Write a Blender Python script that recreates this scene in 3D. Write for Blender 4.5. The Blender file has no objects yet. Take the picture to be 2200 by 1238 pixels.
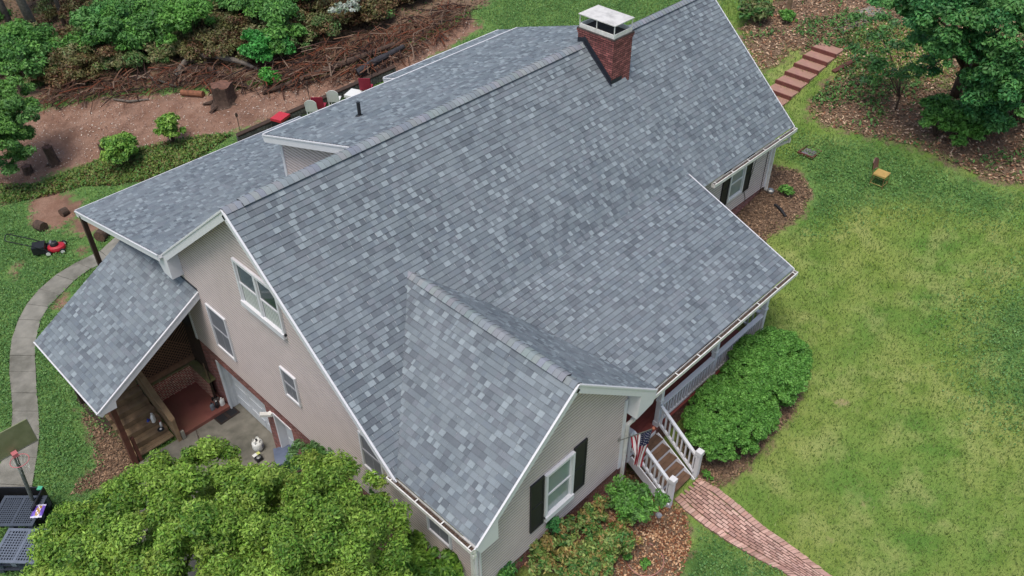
import bpy, math, random
import numpy as np
from mathutils import Vector, Matrix
R = math.radians
scene = bpy.context.scene
col = scene.collection
rnd = random.Random(7)
rng = np.random.default_rng(11)

# ------------------------------------------------------------------ camera, sky, sun, exposure
CAM = np.array([-6.87, -15.66, 19.91]); YAW, PIT, ROL, FPX = 44.445, -39.479, -0.2555, 1864.8
def cam_axes():
    y, p, r = R(YAW), R(PIT), R(ROL)
    F = np.array([math.cos(p)*math.cos(y), math.cos(p)*math.sin(y), math.sin(p)])
    Rt = np.array([math.sin(y), -math.cos(y), 0.]); U = np.cross(Rt, F)
    R2 = math.cos(r)*Rt + math.sin(r)*U; U2 = np.cross(R2, F)
    return F, R2, U2
AF, AR, AU = cam_axes()
cam_d = bpy.data.cameras.new('camera'); cam = bpy.data.objects.new('camera', cam_d); col.objects.link(cam)
cam.matrix_world = Matrix(((AR[0], AU[0], -AF[0], CAM[0]), (AR[1], AU[1], -AF[1], CAM[1]), (AR[2], AU[2], -AF[2], CAM[2]), (0, 0, 0, 1)))
cam_d.sensor_width = 36; cam_d.lens = 36*FPX/2200; cam_d.clip_end = 2000; cam_d.clip_start = .1
scene.camera = cam
SUN_EL, SUN_AZ = 70, 198          # azimuth measured from +X, counter clockwise
world = bpy.data.worlds.new('World'); scene.world = world; world.use_nodes = True
wn = world.node_tree; bg = wn.nodes['Background']
sky = wn.nodes.new('ShaderNodeTexSky'); sky.sky_type = 'NISHITA'; sky.sun_disc = False
sky.sun_elevation = R(SUN_EL); sky.sun_rotation = R(90-SUN_AZ); sky.dust_density = 3.0; sky.air_density = 1.0; sky.ozone_density = 1.0
wn.links.new(sky.outputs[0], bg.inputs[0]); bg.inputs[1].default_value = 0.115
sun_d = bpy.data.lights.new('sun', 'SUN'); sun_d.energy = 1.5; sun_d.angle = R(26); sun_d.color = (1, .96, .9)
sun = bpy.data.objects.new('sun', sun_d); col.objects.link(sun)
sd = Vector((math.cos(R(SUN_EL))*math.cos(R(SUN_AZ)), math.cos(R(SUN_EL))*math.sin(R(SUN_AZ)), math.sin(R(SUN_EL))))
sun.rotation_euler = sd.to_track_quat('Z', 'Y').to_euler()
scene.view_settings.view_transform = 'Standard'; scene.view_settings.look = 'None'
scene.view_settings.gamma = 1; scene.view_settings.exposure = 0.66; scene.view_settings.use_curve_mapping = False

# ------------------------------------------------------------------ helpers: where things stand
def terr(x, y):
    t = np.clip((x-0.6)/1.6, 0, 1); s = t*t*(3-2*t)
    z = -.6 + s*np.maximum(0, x-1)*.195
    ss = lambda v, a, b: (lambda q: q*q*(3-2*q))(np.clip((v-a)/(b-a), 0, 1))
    w = ss(x, .45, 1.3)*(1-ss(x, 4.5, 5.9))*(1-ss(-y, 8.6, 11.5))*ss(-y, 7.1, 7.4)      # raised bed before the front wing
    return z*(1-w)+1.38*w
def ray(u, v):
    d = AF + AR*(u-1100)/FPX + AU*(619-v)/FPX
    return d
def G(u, v):                      # the spot on the ground seen at a photo position
    d = ray(u, v); t = 8.
    while t < 160:
        P = CAM + d*t
        if P[2] < terr(P[0], P[1]): break
        t += .04
    return P
def PZ(u, v, z): d = ray(u, v); return CAM + d*(z-CAM[2])/d[2]
def PY(u, v, y): d = ray(u, v); return CAM + d*(y-CAM[1])/d[1]
def PX(u, v, x): d = ray(u, v); return CAM + d*(x-CAM[0])/d[0]

# ------------------------------------------------------------------ materials
MATS = {}
def hexc(h):
    c = [int(h[i:i+2], 16)/255 for i in (0, 2, 4)]
    return tuple(x/12.92 if x <= .04045 else ((x+.055)/1.055)**2.4 for x in c)
def mat(name, c, rough=.7, var=.0, scale=8, bump=0., bscale=60, metal=0, attr=False, spec=.5, dirt=None, dscale=1.2, damt=.5, transl=0., coat=0):
    if name in MATS: return MATS[name]
    m = bpy.data.materials.new(name); m.use_nodes = True; nt = m.node_tree; N = nt.nodes; L = nt.links
    b = N['Principled BSDF']; b.inputs['Roughness'].default_value = rough; b.inputs['Metallic'].default_value = metal
    b.inputs['Specular IOR Level'].default_value = spec
    if coat: b.inputs['Coat Weight'].default_value = coat
    geo = N.new('ShaderNodeTexCoord')
    if attr:
        a = N.new('ShaderNodeAttribute'); a.attribute_name = 'Col'; out = a.outputs['Color']
    else:
        rgb = N.new('ShaderNodeRGB'); rgb.outputs[0].default_value = (*c, 1); out = rgb.outputs[0]
    if var:
        n = N.new('ShaderNodeTexNoise'); n.inputs['Scale'].default_value = scale; n.inputs['Detail'].default_value = 6
        L.new(geo.outputs['Object'], n.inputs['Vector'])
        mr = N.new('ShaderNodeMapRange'); mr.inputs[1].default_value = .3; mr.inputs[2].default_value = .7
        mr.inputs[3].default_value = 1-var; mr.inputs[4].default_value = 1+var; L.new(n.outputs[0], mr.inputs[0])
        vm = N.new('ShaderNodeVectorMath'); vm.operation = 'SCALE'; L.new(out, vm.inputs[0]); L.new(mr.outputs[0], vm.inputs['Scale']); out = vm.outputs[0]
    if dirt:
        n = N.new('ShaderNodeTexNoise'); n.inputs['Scale'].default_value = dscale; n.inputs['Detail'].default_value = 8; n.inputs['Roughness'].default_value = .65
        L.new(geo.outputs['Object'], n.inputs['Vector'])
        mr = N.new('ShaderNodeMapRange'); mr.inputs[1].default_value = .45; mr.inputs[2].default_value = .7; mr.inputs[4].default_value = damt; L.new(n.outputs[0], mr.inputs[0])
        mx = N.new('ShaderNodeMix'); mx.data_type = 'RGBA'; L.new(mr.outputs[0], mx.inputs[0]); L.new(out, mx.inputs[6]); mx.inputs[7].default_value = (*dirt, 1); out = mx.outputs[2]
    L.new(out, b.inputs['Base Color'])
    if bump:
        n = N.new('ShaderNodeTexNoise'); n.inputs['Scale'].default_value = bscale; n.inputs['Detail'].default_value = 4
        L.new(geo.outputs['Object'], n.inputs['Vector'])
        bp = N.new('ShaderNodeBump'); bp.inputs['Strength'].default_value = bump; bp.inputs['Distance'].default_value = .02
        L.new(n.outputs[0], bp.inputs['Height']); L.new(bp.outputs[0], b.inputs['Normal'])
    if transl:
        t = N.new('ShaderNodeBsdfTranslucent'); L.new(out, t.inputs[0]); ms = N.new('ShaderNodeMixShader'); ms.inputs[0].default_value = transl
        L.new(b.outputs[0], ms.inputs[1]); L.new(t.outputs[0], ms.inputs[2]); L.new(ms.outputs[0], N['Material Output'].inputs[0])
    MATS[name] = m; return m
def brick_mat(name, c1, c2, mortar, dirt=None, damt=.4, s=1.0):
    m = bpy.data.materials.new(name); m.use_nodes = True; nt = m.node_tree; N = nt.nodes; L = nt.links; b = N['Principled BSDF']; b.inputs['Roughness'].default_value = .9
    uv = N.new('ShaderNodeUVMap'); uv.uv_map = 'UVMap'
    br = N.new('ShaderNodeTexBrick'); L.new(uv.outputs[0], br.inputs['Vector'])
    br.inputs['Scale'].default_value = 1; br.inputs['Brick Width'].default_value = .203*s; br.inputs['Row Height'].default_value = .0677*s
    br.inputs['Mortar Size'].default_value = .009*s; br.inputs['Mortar Smooth'].default_value = .2; br.inputs['Bias'].default_value = -.1
    br.inputs['Color1'].default_value = (*c1, 1); br.inputs['Color2'].default_value = (*c2, 1); br.inputs['Mortar'].default_value = (*mortar, 1)
    n = N.new('ShaderNodeTexNoise'); n.inputs['Scale'].default_value = 5; n.inputs['Detail'].default_value = 8; L.new(uv.outputs[0], n.inputs['Vector'])
    mr = N.new('ShaderNodeMapRange'); mr.inputs[1].default_value = .3; mr.inputs[2].default_value = .7; mr.inputs[3].default_value = .65; mr.inputs[4].default_value = 1.35; L.new(n.outputs[0], mr.inputs[0])
    vm = N.new('ShaderNodeVectorMath'); vm.operation = 'SCALE'; L.new(br.outputs[0], vm.inputs[0]); L.new(mr.outputs[0], vm.inputs['Scale']); out = vm.outputs[0]
    if dirt:
        n2 = N.new('ShaderNodeTexNoise'); n2.inputs['Scale'].default_value = 1.7; n2.inputs['Detail'].default_value = 8; L.new(uv.outputs[0], n2.inputs['Vector'])
        mr2 = N.new('ShaderNodeMapRange'); mr2.inputs[1].default_value = .48; mr2.inputs[2].default_value = .66; mr2.inputs[4].default_value = damt; L.new(n2.outputs[0], mr2.inputs[0])
        mx = N.new('ShaderNodeMix'); mx.data_type = 'RGBA'; L.new(mr2.outputs[0], mx.inputs[0]); L.new(out, mx.inputs[6]); mx.inputs[7].default_value = (*dirt, 1); out = mx.outputs[2]
    L.new(out, b.inputs['Base Color'])
    bp = N.new('ShaderNodeBump'); bp.inputs['Strength'].default_value = .6; bp.inputs['Distance'].default_value = .01; bp.invert = True
    L.new(br.outputs['Fac'], bp.inputs['Height']); L.new(bp.outputs[0], b.inputs['Normal'])
    MATS[name] = m; return m
M_shingle = mat('asphalt_shingle', (0, 0, 0), .72, var=.16, scale=90, attr=True, spec=.6, dirt=hexc('868c90'), dscale=.45, damt=.28)
M_cap = mat('ridge_shingle', (0, 0, 0), .88, var=.14, scale=90, attr=True, spec=.35)
M_siding = mat('vinyl_siding', hexc('cabcb9'), .6, var=.04, scale=1.5, dirt=hexc('9a908c'), dscale=.8, damt=.3)
M_cove_shade = mat('siding_cove_shade', hexc('a3968f'), .7, var=.08, scale=3)  # darker siding tone, paints the contact shade below each lap
M_white = mat('white_trim', hexc('d4d3d5'), .5, var=.05, scale=3, dirt=hexc('b0adab'), dscale=3, damt=.35)
M_gutter = mat('white_gutter', hexc('d8d6d0'), .45, var=.06, scale=4, dirt=hexc('9a8f7e'), dscale=5, damt=.45)
M_gunk = mat('gutter_debris', hexc('4b3d33'), .95, var=.5, scale=25, bump=.8, bscale=50)
M_black = mat('black_shutter', (.012, .013, .016), .55, var=.1)
M_flash = mat('dark_flashing', hexc('20242e'), .5, var=.2)
M_vent = mat('ridge_vent', (.012, .014, .018), .9)
M_brick = brick_mat('red_brick', hexc('86453f'), hexc('65302d'), hexc('94827a'), dirt=hexc('43312c'), damt=.3)
M_brick2 = brick_mat('chimney_brick', hexc('a0605a'), hexc('6e3a38'), hexc('2e2424'), dirt=hexc('3a2826'), damt=.4)
M_glass = mat('window_glass', hexc('3c4a4a'), .06, spec=.9, var=.12, scale=1.2)
M_glass2 = mat('pale_glass', hexc('84918d'), .12, spec=.8, var=.1, scale=2)
M_screen = mat('window_screen', hexc('6b6c72'), .55, var=.05)
M_curtain = mat('white_curtain', hexc('b9bdb6'), .9, var=.1, scale=10)
M_door = mat('white_door', hexc('c3c7cb'), .5, var=.04, dirt=hexc('7b7f66'), dscale=1.1, damt=.35)
M_wood = mat('weathered_wood', hexc('80694f'), .85, var=.35, scale=4, bump=.3, bscale=30, dirt=hexc('4a4a30'), dscale=2, damt=.5)
M_wood2 = mat('stained_wood', hexc('5a3326'), .7, var=.25, scale=5, bump=.2, bscale=30)
M_darkwood = mat('dark_wood', hexc('3a2a20'), .85, var=.25, scale=5)
M_redfloor = mat('red_painted_floor', hexc('7c4a42'), .6, var=.25, scale=3, dirt=hexc('4b3d28'), dscale=1.5, damt=.6)
M_porch = mat('porch_floor_paint', hexc('82413a'), .6, var=.12, scale=4)
M_concrete = mat('concrete', hexc('7f7c72'), .9, var=.18, scale=3, bump=.25, bscale=60, dirt=hexc('4c4b40'), dscale=1.0, damt=.75)
M_slab = mat('stained_concrete', hexc('6e6a60'), .7, var=.25, scale=2.5, bump=.2, bscale=60, dirt=hexc('34362b'), dscale=.8, damt=.95)
M_leaf = mat('leaf', (0, 0, 0), .55, attr=True, spec=.35, transl=.25)
M_bark = mat('bark', hexc('4a3a30'), .95, var=.4, scale=9, bump=.8, bscale=30)
M_barkg = mat('grey_bark', hexc('6a6259'), .95, var=.35, scale=9, bump=.8, bscale=30)
M_stuff = mat('ground_debris', (0, 0, 0), .9, attr=True, spec=.2)
M_metal = mat('galvanised_metal', hexc('9a9b98'), .4, metal=.7, var=.15, scale=6)
M_plasticw = mat('white_plastic', hexc('d6d6d0'), .45, var=.03)
M_red = mat('red_plastic', hexc('a8202f'), .45, var=.08)
M_blk = mat('black_plastic', hexc('1b1c1f'), .5, var=.15)

# ------------------------------------------------------------------ helpers: objects and meshes
class MB:
    def __init__(s): s.v = []; s.f = []; s.c = []; s.uv = []; s.m = []
    def face(s, pts, c=None, uv=None, m=0):
        n = len(s.v); s.v += [tuple(map(float, p)) for p in pts]; s.f.append(tuple(range(n, n+len(pts)))); s.c.append(c); s.uv.append(uv); s.m.append(m)
    def box(s, lo, hi, c=None, m=0):
        x0, y0, z0 = [min(a, b) for a, b in zip(lo, hi)]; x1, y1, z1 = [max(a, b) for a, b in zip(lo, hi)]
        P = [(x0,y0,z0),(x1,y0,z0),(x1,y1,z0),(x0,y1,z0),(x0,y0,z1),(x1,y0,z1),(x1,y1,z1),(x0,y1,z1)]
        for q in ((0,3,2,1),(4,5,6,7),(0,1,5,4),(1,2,6,5),(2,3,7,6),(3,0,4,7)): s.face([P[i] for i in q], c, m=m)
    def obox(s, c0, ax, ay, az, c=None, m=0):   # oriented box: centre and three half vectors
        c0, ax, ay, az = map(np.array, (c0, ax, ay, az)); P = [c0+i*ax+j*ay+k*az for k in (-1, 1) for i, j in ((-1,-1),(1,-1),(1,1),(-1,1))]
        for q in ((0,3,2,1),(4,5,6,7),(0,1,5,4),(1,2,6,5),(2,3,7,6),(3,0,4,7)): s.face([P[i] for i in q], c, m=m)
    def bar(s, a, b, w, h, up=(0, 0, 1), c=None, m=0):
        a = np.array(a, float); b = np.array(b, float); d = (b-a); l = np.linalg.norm(d); d = d/l; u = np.array(up, float)
        if abs(np.dot(d, u)) > .95: u = np.array((1., 0, 0))
        sd_ = np.cross(d, u); sd_ /= np.linalg.norm(sd_); u = np.cross(sd_, d)
        s.obox((a+b)/2, d*l/2, sd_*w/2, u*h/2, c, m)
    def tube(s, pts, r, n=8, c=None, caps=True, m=0):
        pts = [np.array(p, float) for p in pts]; rs = r if hasattr(r, '__len__') else [r]*len(pts); rings = []
        d0 = pts[1]-pts[0]; u = np.array((0, 0, 1.)) if abs(d0[2]) < .9*np.linalg.norm(d0) else np.array((1., 0, 0))
        for i, p in enumerate(pts):
            d = pts[min(i+1, len(pts)-1)]-pts[max(i-1, 0)]; d = d/np.linalg.norm(d)
            a = np.cross(d, u); a /= np.linalg.norm(a); b = np.cross(a, d); u = b
            rings.append([p+rs[i]*(math.cos(k*2*math.pi/n)*a+math.sin(k*2*math.pi/n)*b) for k in range(n)])
        n0 = len(s.v)
        for rg in rings: s.v += [tuple(q) for q in rg]
        for i in range(len(pts)-1):
            for k in range(n):
                s.f.append((n0+i*n+k, n0+i*n+(k+1) % n, n0+(i+1)*n+(k+1) % n, n0+(i+1)*n+k)); s.c.append(c); s.uv.append(None); s.m.append(m)
        if caps:
            s.f.append(tuple(n0+k for k in range(n))[::-1]); s.c.append(c); s.uv.append(None); s.m.append(m)
            s.f.append(tuple(n0+(len(pts)-1)*n+k for k in range(n))); s.c.append(c); s.uv.append(None); s.m.append(m)
    def lathe(s, o, prof, n=20, c=None, m=0):   # prof: (radius, height)
        pts = [(o[0], o[1], o[2]+h) for r, h in prof]; n0 = len(s.v)
        for (r, h) in prof: s.v += [(o[0]+r*math.cos(2*math.pi*k/n), o[1]+r*math.sin(2*math.pi*k/n), o[2]+h) for k in range(n)]
        for i in range(len(prof)-1):
            for k in range(n): s.f.append((n0+i*n+k, n0+i*n+(k+1) % n, n0+(i+1)*n+(k+1) % n, n0+(i+1)*n+k)); s.c.append(c); s.uv.append(None); s.m.append(m)
        s.f.append(tuple(n0+k for k in range(n))[::-1]); s.c.append(c); s.uv.append(None); s.m.append(m)
        s.f.append(tuple(n0+(len(prof)-1)*n+k for k in range(n))); s.c.append(c); s.uv.append(None); s.m.append(m)
    def build(s, name, mats, parent=None, smooth=False, bevel=0):
        if not isinstance(mats, (list, tuple)): mats = [mats]
        me = bpy.data.meshes.new(name); me.from_pydata(s.v, [], s.f)
        for m in mats: me.materials.append(m)
        if any(m for m in s.m): me.polygons.foreach_set('material_index', s.m)
        if any(c is not None for c in s.c):
            ca = me.color_attributes.new('Col', 'FLOAT_COLOR', 'CORNER'); buf = []
            for f, c in zip(s.f, s.c):
                c = c or (.3, .3, .3); buf += [c[0], c[1], c[2], 1.0]*len(f)
            ca.data.foreach_set('color', buf)
        if any(u is not None for u in s.uv):
            ul = me.uv_layers.new(name='UVMap'); buf = []
            for f, u in zip(s.f, s.uv):
                if u is None: buf += [0., 0.]*len(f)
                else:
                    for q in u: buf += [q[0], q[1]]
            ul.data.foreach_set('uv', buf)
        if smooth: me.polygons.foreach_set('use_smooth', [True]*len(me.polygons))
        o = bpy.data.objects.new(name, me); col.objects.link(o)
        if parent is not None: adopt(o, parent)
        if bevel:
            bv = o.modifiers.new('bevel', 'BEVEL'); bv.width = bevel; bv.segments = 2; bv.limit_method = 'ANGLE'
        return o
def rootmat(p):
    m = Matrix.Identity(4)
    while p is not None:
        m = Matrix.LocRotScale(p.location, p.rotation_euler, p.scale) @ m if p.parent is None else p.matrix_parent_inverse @ Matrix.LocRotScale(p.location, p.rotation_euler, p.scale) @ m
        p = p.parent
    return m
def adopt(o, parent):              # geometry given in world coordinates keeps its place
    o.parent = parent; o.matrix_parent_inverse = rootmat(parent).inverted()
def tag(o, label=None, cat=None, group=None, kind=None):
    if label: o['label'] = label
    if cat: o['category'] = cat
    if group: o['group'] = group
    if kind: o['kind'] = kind
    return o
def empty(name, loc, label, cat, group=None):
    o = bpy.data.objects.new(name, None); o.empty_display_size = .2; col.objects.link(o); o.location = loc
    return tag(o, label, cat, group)
def clone(root, loc, rotz, label, group=None):
    r = root.copy(); col.objects.link(r); r.location = loc; r.rotation_euler = (0, 0, rotz); r['label'] = label
    if group: r['group'] = group
    for ch in list(root.children):
        c = ch.copy(); col.objects.link(c); c.parent = r
        for g in list(ch.children):
            d = g.copy(); col.objects.link(d); d.parent = c
    return r
def npmesh(name, verts, nper, colors, m, parent=None):
    """verts (F*nper,3), one face per nper verts, colors (F,3)"""
    F = len(verts)//nper; me = bpy.data.meshes.new(name)
    me.vertices.add(len(verts)); me.vertices.foreach_set('co', np.ascontiguousarray(verts, dtype=np.float32).ravel())
    me.loops.add(F*nper); me.loops.foreach_set('vertex_index', np.arange(F*nper, dtype=np.int32))
    me.polygons.add(F); me.polygons.foreach_set('loop_start', np.arange(0, F*nper, nper, dtype=np.int32))
    try: me.polygons.foreach_set('loop_total', np.full(F, nper, dtype=np.int32))
    except Exception: pass
    me.update(calc_edges=True)
    ca = me.color_attributes.new('Col', 'FLOAT_COLOR', 'CORNER')
    c4 = np.ones((F, nper, 4), dtype=np.float32); c4[:, :, :3] = np.asarray(colors)[:, None, :]; ca.data.foreach_set('color', c4.ravel())
    me.materials.append(m); o = bpy.data.objects.new(name, me); col.objects.link(o)
    if parent is not None: adopt(o, parent)
    return o
def clip(poly, conv):              # Sutherland-Hodgman, conv counter clockwise
    out = poly
    for i in range(len(conv)):
        a, b = conv[i], conv[(i+1) % len(conv)]; inp = out; out = []
        if not inp: return []
        def sdist(p): return (b[0]-a[0])*(p[1]-a[1])-(b[1]-a[1])*(p[0]-a[0])
        for j in range(len(inp)):
            p, q = inp[j], inp[(j+1) % len(inp)]; dp, dq = sdist(p), sdist(q)
            if dp >= -1e-9: out.append(p)
            if (dp > 1e-9 and dq < -1e-9) or (dp < -1e-9 and dq > 1e-9):
                t = dp/(dp-dq); out.append((p[0]+t*(q[0]-p[0]), p[1]+t*(q[1]-p[1])))
    return out if len(out) > 2 else []
def ccw(p):
    a = sum(p[i][0]*p[(i+1) % len(p)][1]-p[(i+1) % len(p)][0]*p[i][1] for i in range(len(p)))
    return p if a > 0 else p[::-1]
def leaf_cloud(centers, radii, counts, size, pal, squash=.8, shell=.55, up=.5, jitter=.25, flat=1.0):
    """leaf quads spread through small clumps; returns verts (F*4,3), colours (F,3)"""
    V = []; C_ = []
    pal = np.array(pal)
    for (c, r, n) in zip(centers, radii, counts):
        n = int(n)
        if n < 1: continue
        d = rng.normal(size=(n, 3)); d /= np.linalg.norm(d, axis=1)[:, None]
        rad = r*(shell+(1-shell)*rng.random(n)**.7)
        low = d[:, 2] < -.35; d[low, 2] *= .4
        p = np.array(c)+d*rad[:, None]*np.array([1, 1, squash])
        nrm = d*(1-up)+np.array([0, 0, up])+rng.normal(size=(n, 3))*.45; nrm /= np.linalg.norm(nrm, axis=1)[:, None]
        a = np.cross(nrm, rng.normal(size=(n, 3))); a /= np.linalg.norm(a, axis=1)[:, None]; b = np.cross(nrm, a)
        s_ = size*(.6+.8*rng.random(n))[:, None]
        q = np.stack([p+a*s_*.5*1.5, p+b*s_*.32+nrm*s_*.12, p-a*s_*.5*1.5, p-b*s_*.32+nrm*s_*.12], 1)
        V.append(q.reshape(-1, 3))
        base = pal[rng.integers(0, len(pal))]*.5+pal[rng.integers(0, len(pal), n)]*.5
        C_.append(base*(1+jitter*(rng.random(n)-.5)*2)[:, None])
    return np.concatenate(V), np.clip(np.concatenate(C_), 0, 1)

# ================================================================== GROUND
def in_poly(P, poly):
    x, y = P[:, 0], P[:, 1]; ins = np.zeros(len(P), bool); n = len(poly)
    for i in range(n):
        x1, y1 = poly[i]; x2, y2 = poly[(i+1) % n]
        if y1 == y2: continue
        c = ((y1 > y) != (y2 > y)) & (x < (x2-x1)*(y-y1)/(y2-y1)+x1); ins ^= c
    return ins
def pdist(P, poly):
    d = np.full(len(P), 1e9); n = len(poly)
    for i in range(n):
        a = np.array(poly[i]); b = np.array(poly[(i+1) % n]); ab = b-a; t = np.clip(((P-a)@ab)/max(ab@ab, 1e-9), 0, 1)
        d = np.minimum(d, np.linalg.norm(P-(a+t[:, None]*ab), axis=1))
    return d
def zone(pts): return [tuple(G(*q)[:2]) for q in pts]
def mask(P, poly, soft=.5):
    s = pdist(P, poly)*np.where(in_poly(P, poly), 1, -1)
    return np.clip(.5+s/(2*soft), 0, 1)
Z_dirt = zone([(-60,360),(70,240),(240,205),(420,200),(600,180),(740,150),(860,110),(960,60),(1010,30),(1035,60),(900,140),(760,190),(640,240),(500,282),(380,312),(330,322),(240,342),(160,358),(80,392),(30,410),(-60,450)])
Z_wood = zone([(-200,420),(-20,330),(70,240),(240,205),(420,200),(600,180),(740,150),(860,110),(960,60),(1050,12),(1080,-30),(600,-160),(-200,-160)])
Z_under = zone([(215,345),(300,320),(400,300),(470,290),(500,290),(420,345),(330,385),(250,400),(180,400),(60,430),(0,440),(0,400),(90,395)])
Z_patch = [zone([(55,425),(120,400),(185,430),(165,470),(120,500),(60,480)]), zone([(150,470),(215,470),(230,490),(170,510),(140,500)]),
           zone([(165,525),(195,528),(190,555),(165,550)]), zone([(110,640),(160,615),(165,640),(120,670)]), zone([(20,570),(45,560),(40,600),(22,600)])]
Z_litter = zone([(1590,60),(1650,10),(1720,-60),(2300,-120),(2500,420),(2330,420),(2200,400),(2120,385),(2040,350),(1960,312),(1850,292),(1790,275),(1735,250),(1745,210),(1800,160),(1790,120),(1700,110),(1660,150),(1625,150),(1600,100)])
Z_green_in = zone([(1810,60),(1900,40),(2000,50),(2060,90),(2040,200),(1960,170),(1880,180),(1800,140)])
Z_bed_far = zone([(1575,460),(1640,350),(1715,365),(1745,410),(1725,465),(1665,500),(1635,530),(1570,480)])
Z_bed_hedge = zone([(1455,960),(1600,700),(1705,790),(1730,815),(1712,885),(1645,955),(1605,1010),(1545,1052),(1490,1030)])
Z_bed_front = zone([(1000,1300),(1100,1160),(1320,990),(1425,1060),(1475,1105),(1485,1170),(1465,1238),(1440,1300)])
Z_bed_stair = zone([(170,880),(280,950),(300,1000),(235,1045),(150,1065),(165,1040),(205,1005),(200,950)])
Z_bare = [(zone([(u-r, v), (u, v-r*.6), (u+r, v), (u, v+r*.6)]), k) for u, v, r, k in ((1805,868,22,.9),(1797,1015,10,.9),(1855,1080,45,.45),(1775,1158,14,.8),(1900,1178,36,.5),(1750,1000,30,.2),(1930,900,60,.2),(2105,1078,28,.35),(1690,960,30,.4),(1960,1000,70,.25),(1860,960,50,.25))]
Z_lushR = zone([(2080,680),(2300,560),(2500,800),(2300,960),(2160,880),(2100,800)])
Z_lushF = zone([(1700,300),(1850,295),(2050,360),(2200,420),(2150,470),(1900,430),(1750,480),(1700,420)])
Z_lushB = zone([(1480,1110),(1700,1238),(1400,1400),(1300,1300),(1470,1180)])
def zmasks(P):
    dirt = mask(P, Z_dirt, .7); mul = mask(P, Z_wood, .8)*.8*(1-dirt); bare = np.zeros(len(P))
    for z in Z_patch: dirt = np.maximum(dirt, mask(P, z, .5)*.8)
    mul = np.maximum(mul, mask(P, Z_under, .9)*.75); mul = np.maximum(mul, mask(P, Z_litter, 1.0)*.95); mul *= 1-.75*mask(P, Z_green_in, .8)
    for z in (Z_bed_far, Z_bed_hedge, Z_bed_front, Z_bed_stair): mul = np.maximum(mul, mask(P, z, .5))
    for z, k in Z_bare: bare = np.maximum(bare, mask(P, z, .35)*k)
    left = np.clip((1.5-(P[:, 0]*1.0-(P[:, 1]-10)*.35))/3, 0, 1)*np.clip((P[:, 1]-1)/2, 0, 1)
    rear = np.clip((P[:, 1]-4)/2, 0, 1)*.75
    lush = np.maximum.reduce([left, rear, mask(P, Z_lushR, 1.5)*.8, mask(P, Z_lushF, 1.2)*.9, mask(P, Z_lushB, .6)*.75])
    return dirt, mul, lush, bare
def gaxis(lo, hi, st, far):
    core = list(np.arange(lo, hi+1e-6, st)); a = []; s = st; x = lo
    while x > -far: s = min(s*1.5, 60); x -= s; a.append(x)
    b = []; s = st; x = hi
    while x < far: s = min(s*1.5, 60); x += s; b.append(x)
    return np.array(a[::-1]+core+b)
gx = gaxis(-13, 40, .22, 500); gy = gaxis(-20, 46, .22, 500)
X, Y = np.meshgrid(gx, gy); P2 = np.stack([X.ravel(), Y.ravel()], 1)
def und(x, y): return .035*np.sin(x*1.3+y*.7)*np.sin(y*1.1-x*.4)+.02*np.sin(x*3.1+1)*np.sin(y*2.7)
dirt, mul, lush, bare = zmasks(P2)
Zg = terr(P2[:, 0], P2[:, 1]) + und(P2[:, 0], P2[:, 1])*np.clip((dirt+mul*.6), .25, 1) - .03
# the yard steps down under the house slab so the floor inside stays clear of the turf
nx, ny = len(gx), len(gy)
idx = np.arange(nx*ny).reshape(ny, nx); F4 = np.stack([idx[:-1, :-1], idx[:-1, 1:], idx[1:, 1:], idx[1:, :-1]], -1).reshape(-1, 4)
me = bpy.data.meshes.new('ground'); me.vertices.add(nx*ny); me.vertices.foreach_set('co', np.stack([P2[:, 0], P2[:, 1], Zg], 1).astype(np.float32).ravel())
me.loops.add(F4.size); me.loops.foreach_set('vertex_index', F4.astype(np.int32).ravel()); me.polygons.add(len(F4)); me.polygons.foreach_set('loop_start', np.arange(0, F4.size, 4, dtype=np.int32)); me.update(calc_edges=True)
me.polygons.foreach_set('use_smooth', [True]*len(me.polygons))
ca = me.color_attributes.new('Zone', 'FLOAT_COLOR', 'POINT'); ca.data.foreach_set('color', np.stack([dirt, mul, lush, bare], 1).astype(np.float32).ravel())
ground = bpy.data.objects.new('ground', me); col.objects.link(ground); ground['kind'] = 'structure'
def bc(h, k): return tuple(min(.9, x*k) for x in hexc(h))
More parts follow.
